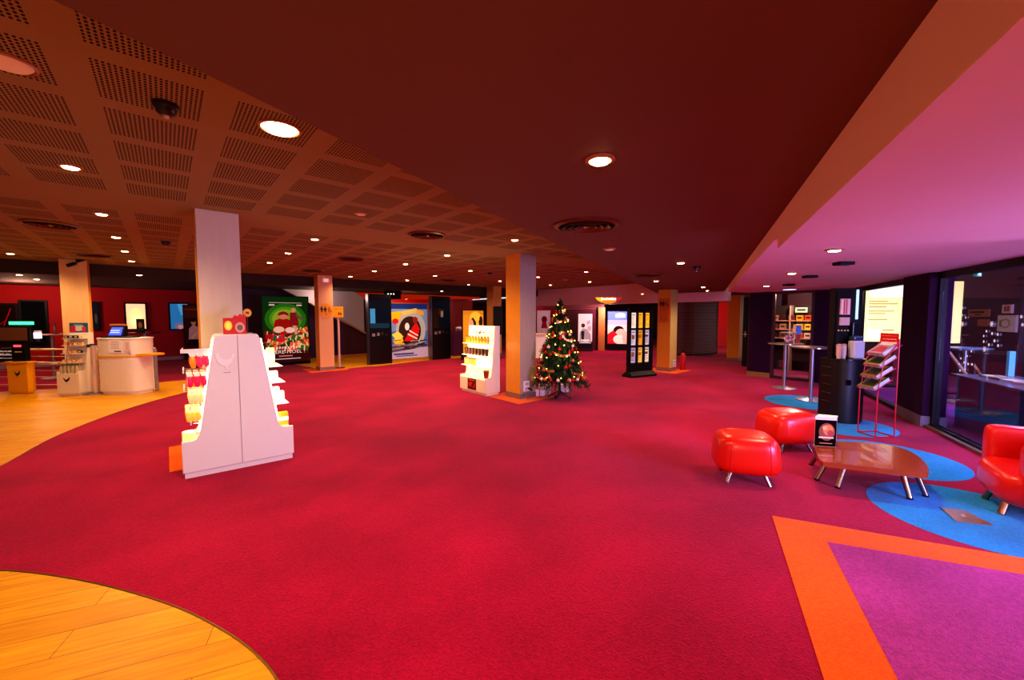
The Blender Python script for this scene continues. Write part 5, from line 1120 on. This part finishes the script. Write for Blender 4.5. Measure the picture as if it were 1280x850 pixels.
DLS = [
 (350,160,P_,'big bright round light in the perforated ceiling, nearest the camera',1,.10,110),
 (8,77,P_,'unlit large round light at the left edge of the perforated ceiling',0,.085,0),
 (88,208,P_,'lit downlight in the perforated ceiling near the left edge, below the first air vent row',1,.05,55),
 (127,267,P_,'first and nearest of the four lit downlights in the row above the cream pillar',1,.05,55),
 (145,296,P_,'second nearest of the four lit downlights in the row above the cream pillar',1,.05,55),
 (156,313.5,P_,'third nearest of the four lit downlights in the row above the cream pillar',1,.05,55),
 (164.5,326,P_,'farthest of the four lit downlights in the row above the cream pillar',1,.05,55),
 (13,316.6,P_,'lit downlight at the far left edge just before the dark ceiling step',1,.05,55),
 (393.5,298.5,P_,'nearest of the three lit downlights in the row right of the tall pale pillar',1,.05,55),
 (360,316,P_,'middle one of the three lit downlights in the row right of the tall pale pillar',1,.05,55),
 (337,328,P_,'farthest of the three lit downlights in the row right of the tall pale pillar',1,.05,55),
 (451,267,P_,'unlit downlight in the perforated ceiling left of the round central air vent',0,.05,0),
 (643.5,299.4,P_,'lit downlight just above the head of the pillar by the Christmas tree',1,.05,55),
 (559,318.7,P_,'lit downlight behind the round central air vent, above the right kiosk',1,.05,55),
 (507,329.6,P_,'lit downlight above the blue film poster, second in its diagonal row',1,.05,55),
 (467.8,338.5,P_,'lit downlight above the left kiosk, third in its diagonal row',1,.05,55),
 (438,345.4,P_,'lit downlight just right of the peach pillar head',1,.05,55),
 (588,338,P_,'lit downlight left of the pillar by the tree, under a smoke detector',1,.05,55),
 (543.8,344.5,P_,'lit downlight above the right half of the blue film poster, near the ceiling step',1,.05,50),
 (509,350,P_,'lit downlight above the left half of the blue film poster, near the ceiling step',1,.05,50),
 (625,351,P_,'lit downlight above the black monitor, near the ceiling step',1,.05,50),
 (585.6,355.5,P_,'small lit downlight above the golden woman poster',1,.045,40),
 (672.6,346,P_,'lit downlight touching the right side of the pillar by the tree',1,.05,50),
 (688,356,P_,'small lit downlight above and left of the tree top',1,.045,40),
 (732.6,339.5,P_,'lit downlight beside the slanted edge of the smooth ceiling, right of the tree',1,.05,50),
 (737,352,P_,'lit downlight right of the tree top, farther than the one by the slanted edge',1,.05,50),
 (707,349.5,P_,'unlit bluish downlight above the tree top',0,.06,0),
 (761.5,363.5,P_,'small far downlight above the hanging yellow sign',1,.045,30),
 (750,199,S_,'large lit downlight in the smooth dark ceiling, nearest the camera',1,.05,60),
 (762,311,S_,'unlit downlight in the smooth dark ceiling beyond the big air vent',0,.05,0),
 (851,328,S_,'lit downlight in the smooth ceiling left of the smoke detector',1,.05,60),
 (820,351,S_,'lit downlight above the orange pillar by the notice frame',1,.05,50),
 (879,358.5,S_,'nearer of the two close lit downlights before the louvred wall',1,.045,40),
 (884,363,S_,'farther of the two close lit downlights before the louvred wall',1,.04,30),
 (803,367,S_,'small far downlight left of the orange pillar head',1,.04,30),
 (1043,312,ZF,'nearest lit downlight in the mauve soffit by the windows',1,.05,45),
 (990,341,ZF,'middle lit downlight in the mauve soffit by the windows',1,.05,45),
 (958,357,ZF,'farthest lit downlight in the mauve soffit by the windows',1,.05,45),
 (24,343,B_,'lit downlight of the back ceiling at the far left, left one of a pair',1,.05,35),
 (46,348.7,B_,'lit downlight of the back ceiling at the far left, right one of a pair',1,.05,35),
 (174,343.4,B_,'lit downlight of the back ceiling above the peach light box',1,.05,35),
 (476,360,B_,'lit downlight of the back ceiling just above the left kiosk top',1,.05,35),
 (552,363.5,B_,'lit downlight of the back ceiling above the right kiosk top',1,.05,35),
 (905,378,2.34,'far lit downlight in front of the red corridor',1,.05,35),
]
for (px, py, zc, lab, on, r, en) in DLS: downlight(px, py, zc, lab, bool(on), r, en)
x, y = G(987, 361, ZF); t = thing('oval_light', 'oval bluish lit ceiling fitting at the far end of the mauve soffit', 'ceiling light', (x, y, ZF))  # oval light fixture with a glowing face
mb = MB(); mb.lathe([(.17,0),(.17,-.012),(.14,-.018)], mat('#8a7a90', .4), 28); mb.build('rim', t); mb = MB(); mb.lathe([(0,-.019),(.13,-.019)], mat('#b8b8f0', .4, emit=1.5), 28); mb.f = [f[::-1] for f in mb.f]; mb.build('face', t)
for (px, py, lab) in ((1054.5,327.5,'nearest black rectangular slot in the mauve soffit'),(1012.5,344.5,'middle black rectangular slot in the mauve soffit'),(986,355,'farthest black rectangular slot in the mauve soffit')):
    x, y = G(px, py, ZF); t = thing('slot_vent', lab, 'ceiling vent', (x, y, ZF), ROTC); mb = MB(); mb.box(-.08,.08,-.06,.06,-.035,0,BLACK); mb.build('housing', t); mb = MB(); mb.box(-.07,.07,-.05,.05,-.038,-.035,DGREY); mb.build('grille', t)
VM = mat('#6a3418', .35, .5); VD = mat('#140804', .6)
def vent(px, py, zc, label, r=.27):
    x, y = G(px, py, zc); t = thing('air_vent', label, 'air vent', (x, y, zc))
    mb = MB(); mb.lathe([(r,0),(r,-.01),(r*.86,-.022),(r*.84,-.0)], VM, 36); mb.build('outer_ring', t)
    mb = MB(); mb.lathe([(0,-.002),(r*.85,-.002)], VD, 36); mb.f = [f[::-1] for f in mb.f]; mb.build('duct', t)
    for k, f in enumerate((.68, .48, .28)):
        mb = MB(); mb.lathe([(r*f,-.004),(r*(f+.06),-.03),(r*(f+.045),-.03),(r*(f-.02),-.004)], VM, 32); mb.build('cone_ring', t)
    mb = MB(); mb.lathe([(r*.1,-.02),(0,-.03)], CHROME, 16); mb.build('hub', t); return t
vent(733,281,S_,'large round air vent in the smooth dark ceiling'); vent(810,343.6,S_,'far round air vent in the smooth ceiling before the orange pillar')
vent(63,280,P_,'round air vent in the perforated ceiling at the left edge'); vent(534,293.5,P_,'round central air vent in the perforated ceiling')
vent(438.6,323.4,P_,'dark round air vent left of the central one, above the peach pillar'); vent(390.5,338,P_,'far dark air vent just above the peach pillar head')
vent(117,318.7,P_,'dark air vent above the cream pillar head'); vent(750,359,P_,'far dark air vent right of the tree top'); vent(561,350,P_,'far dark air vent above the right kiosk')
def detector(px, py, zc, label, r=.06):
    x, y = G(px, py, zc); t = thing('smoke_detector', label, 'smoke detector', (x, y, zc))
    mb = MB(); mb.lathe([(r,0),(r,-.02),(r*.85,-.03)], mat('#1a0c0a', .4), 24); mb.build('base', t)
    mb = MB(); mb.lathe([(r*.8,-.03),(r*.75,-.05),(r*.45,-.065)], mat('#2a1814', .35), 24); mb.build('sensor', t); mb = MB(); mb.lathe([(r*.25,-.065),(r*.2,-.078),(0,-.08)], mat('#c89a70', .3), 14); mb.build('tip', t)
detector(207,130,P_,'dark smoke detector on the near perforated panel at upper left'); detector(207,302,P_,'dark smoke detector left of the tall pale pillar'); detector(612,340.6,P_,'dark smoke detector left of the pillar by the tree'); detector(871,333,S_,'dark smoke detector in the smooth ceiling before the louvred wall')
# ------------------------------------------------------------------ light
w = bpy.data.worlds.new('world'); SC.world = w; w.use_nodes = True
w.node_tree.nodes['Background'].inputs[0].default_value = (.78, .70, .80, 1); w.node_tree.nodes['Background'].inputs[1].default_value = .92
def area(loc, target, energy, col, sx, sy, spread=None):
    d = Vector(target)-Vector(loc); o = lamp('AREA', loc, energy, col, sx, None, 0, 0, sy, spread); o.rotation_euler = d.to_track_quat('-Z', 'Z').to_euler(); return o
for tt_ in (.4, -1.2, -2.6, 2.2):
    lamp('SPOT', (*W3(tt_, -1.2), 2.55), 330, (.34, .46, 1.0), .08, angle=160, blend=.9)
area((*W3(-5.6, -1.5), 1.2), (*W3(3.5, 2.6), 1.8), 520, (.50, .46, 1.0), 2.2, 1.8)
area((-1.5, -1.6, 1.9), (3.2, 1.2, 2.3), 85, (1, .62, .42), 1.5, 1.0)  # warm fill added behind the camera to brighten the fascia
lamp('POINT', (*XY(905, 18.5), 1.9), 90, (1, .25, .08), .15)
lamp('POINT', (*XY(765, 17.6), 2.0), 160, (1, .5, .75), .15)
lamp('POINT', (12.6, 2.9, 2.3), 130, (1, .7, .5), .1)
lamp('POINT', (TX-.35, TY-.45, 1.0), 5, (1, .7, .3), .3); lamp('POINT', (4.5, 6.9, .9), 14, (1, .8, .45), .15)
lamp('POINT', (-.05, 5.2, .95), 2.5, (1, .8, .5), .1); lamp('POINT', (1.22, 5.2, .8), 2.5, (1, .8, .5), .1)
lamp('POINT', (*W3(1.5, -1.8), 2.5), 60, (1, .55, .75), .1); lamp('POINT', (*W3(-4.5, -2.2), 2.4), 90, (.9, .45, .8), .1); lamp('POINT', (*W3(-3.2, -1.7), 2.2), 50, (1, .5, .6), .1)
lamp('POINT', (-3, 17.5, 2.2), 60, (1, .5, .35), .2); lamp('POINT', (-8, 17.0, 2.2), 60, (1, .5, .35), .2)
lamp('POINT', (8.5, 17.2, 2.2), 60, (1, .45, .25), .2); lamp('POINT', (4.2, 15.4, 2.3), 18, (1, .8, .7), .1)

# ------------------------------------------------------------------ sub-parts: fittings that belong to a part
SUB = {'print':('paper','carton','frame','cover','pack','sheets','panel'), 'lettering':('plate','panel','board','sign_panel'), 'man_pictogram':('plate',), 'woman_pictogram':('plate',), 'wheelchair_pictogram':('plate',), 'arrow':('plate',),
       'emblem':('pedestal','base_box'), 'pedestal_top':('pedestal',), 'screen':('monitor','housing','display_body'), 'card_reader':('housing',), 'keypad':('housing',), 'ticket_slot':('housing',), 'slot':('housing',), 'lens':('body',), 'outlet':('cover',),
       'cap':('bottle',), 'lid':('cup','tub','stacked_cups'), 'seal':('pouch',), 'door_grip':('cabinet',), 'drinks_menu':('front_column',), 'button':('front_column',), 'sign_lettering':('sign_panel',), 'sticker':('base_box',), 'header_card':('back_board',), 'pictogram':('panel',), 'indicator_light':('body','housing'), 'leaflet':('stand',), 'band':('carton',), 'flap':('carton',), 'seam':('cushion',), 'tip':('sensor',)}
stem = lambda o: o.name.split('.')[0]
for root in [o for o in C.objects if o.parent is None]:
    kids = list(root.children)
    for k in kids:
        for want in SUB.get(stem(k), ()):
            p = next((q for q in kids if q is not k and stem(q) == want and q.parent is root and q.type == 'MESH'), None)
            if p is not None and tuple(p.location) == (0, 0, 0): k.parent = p; break
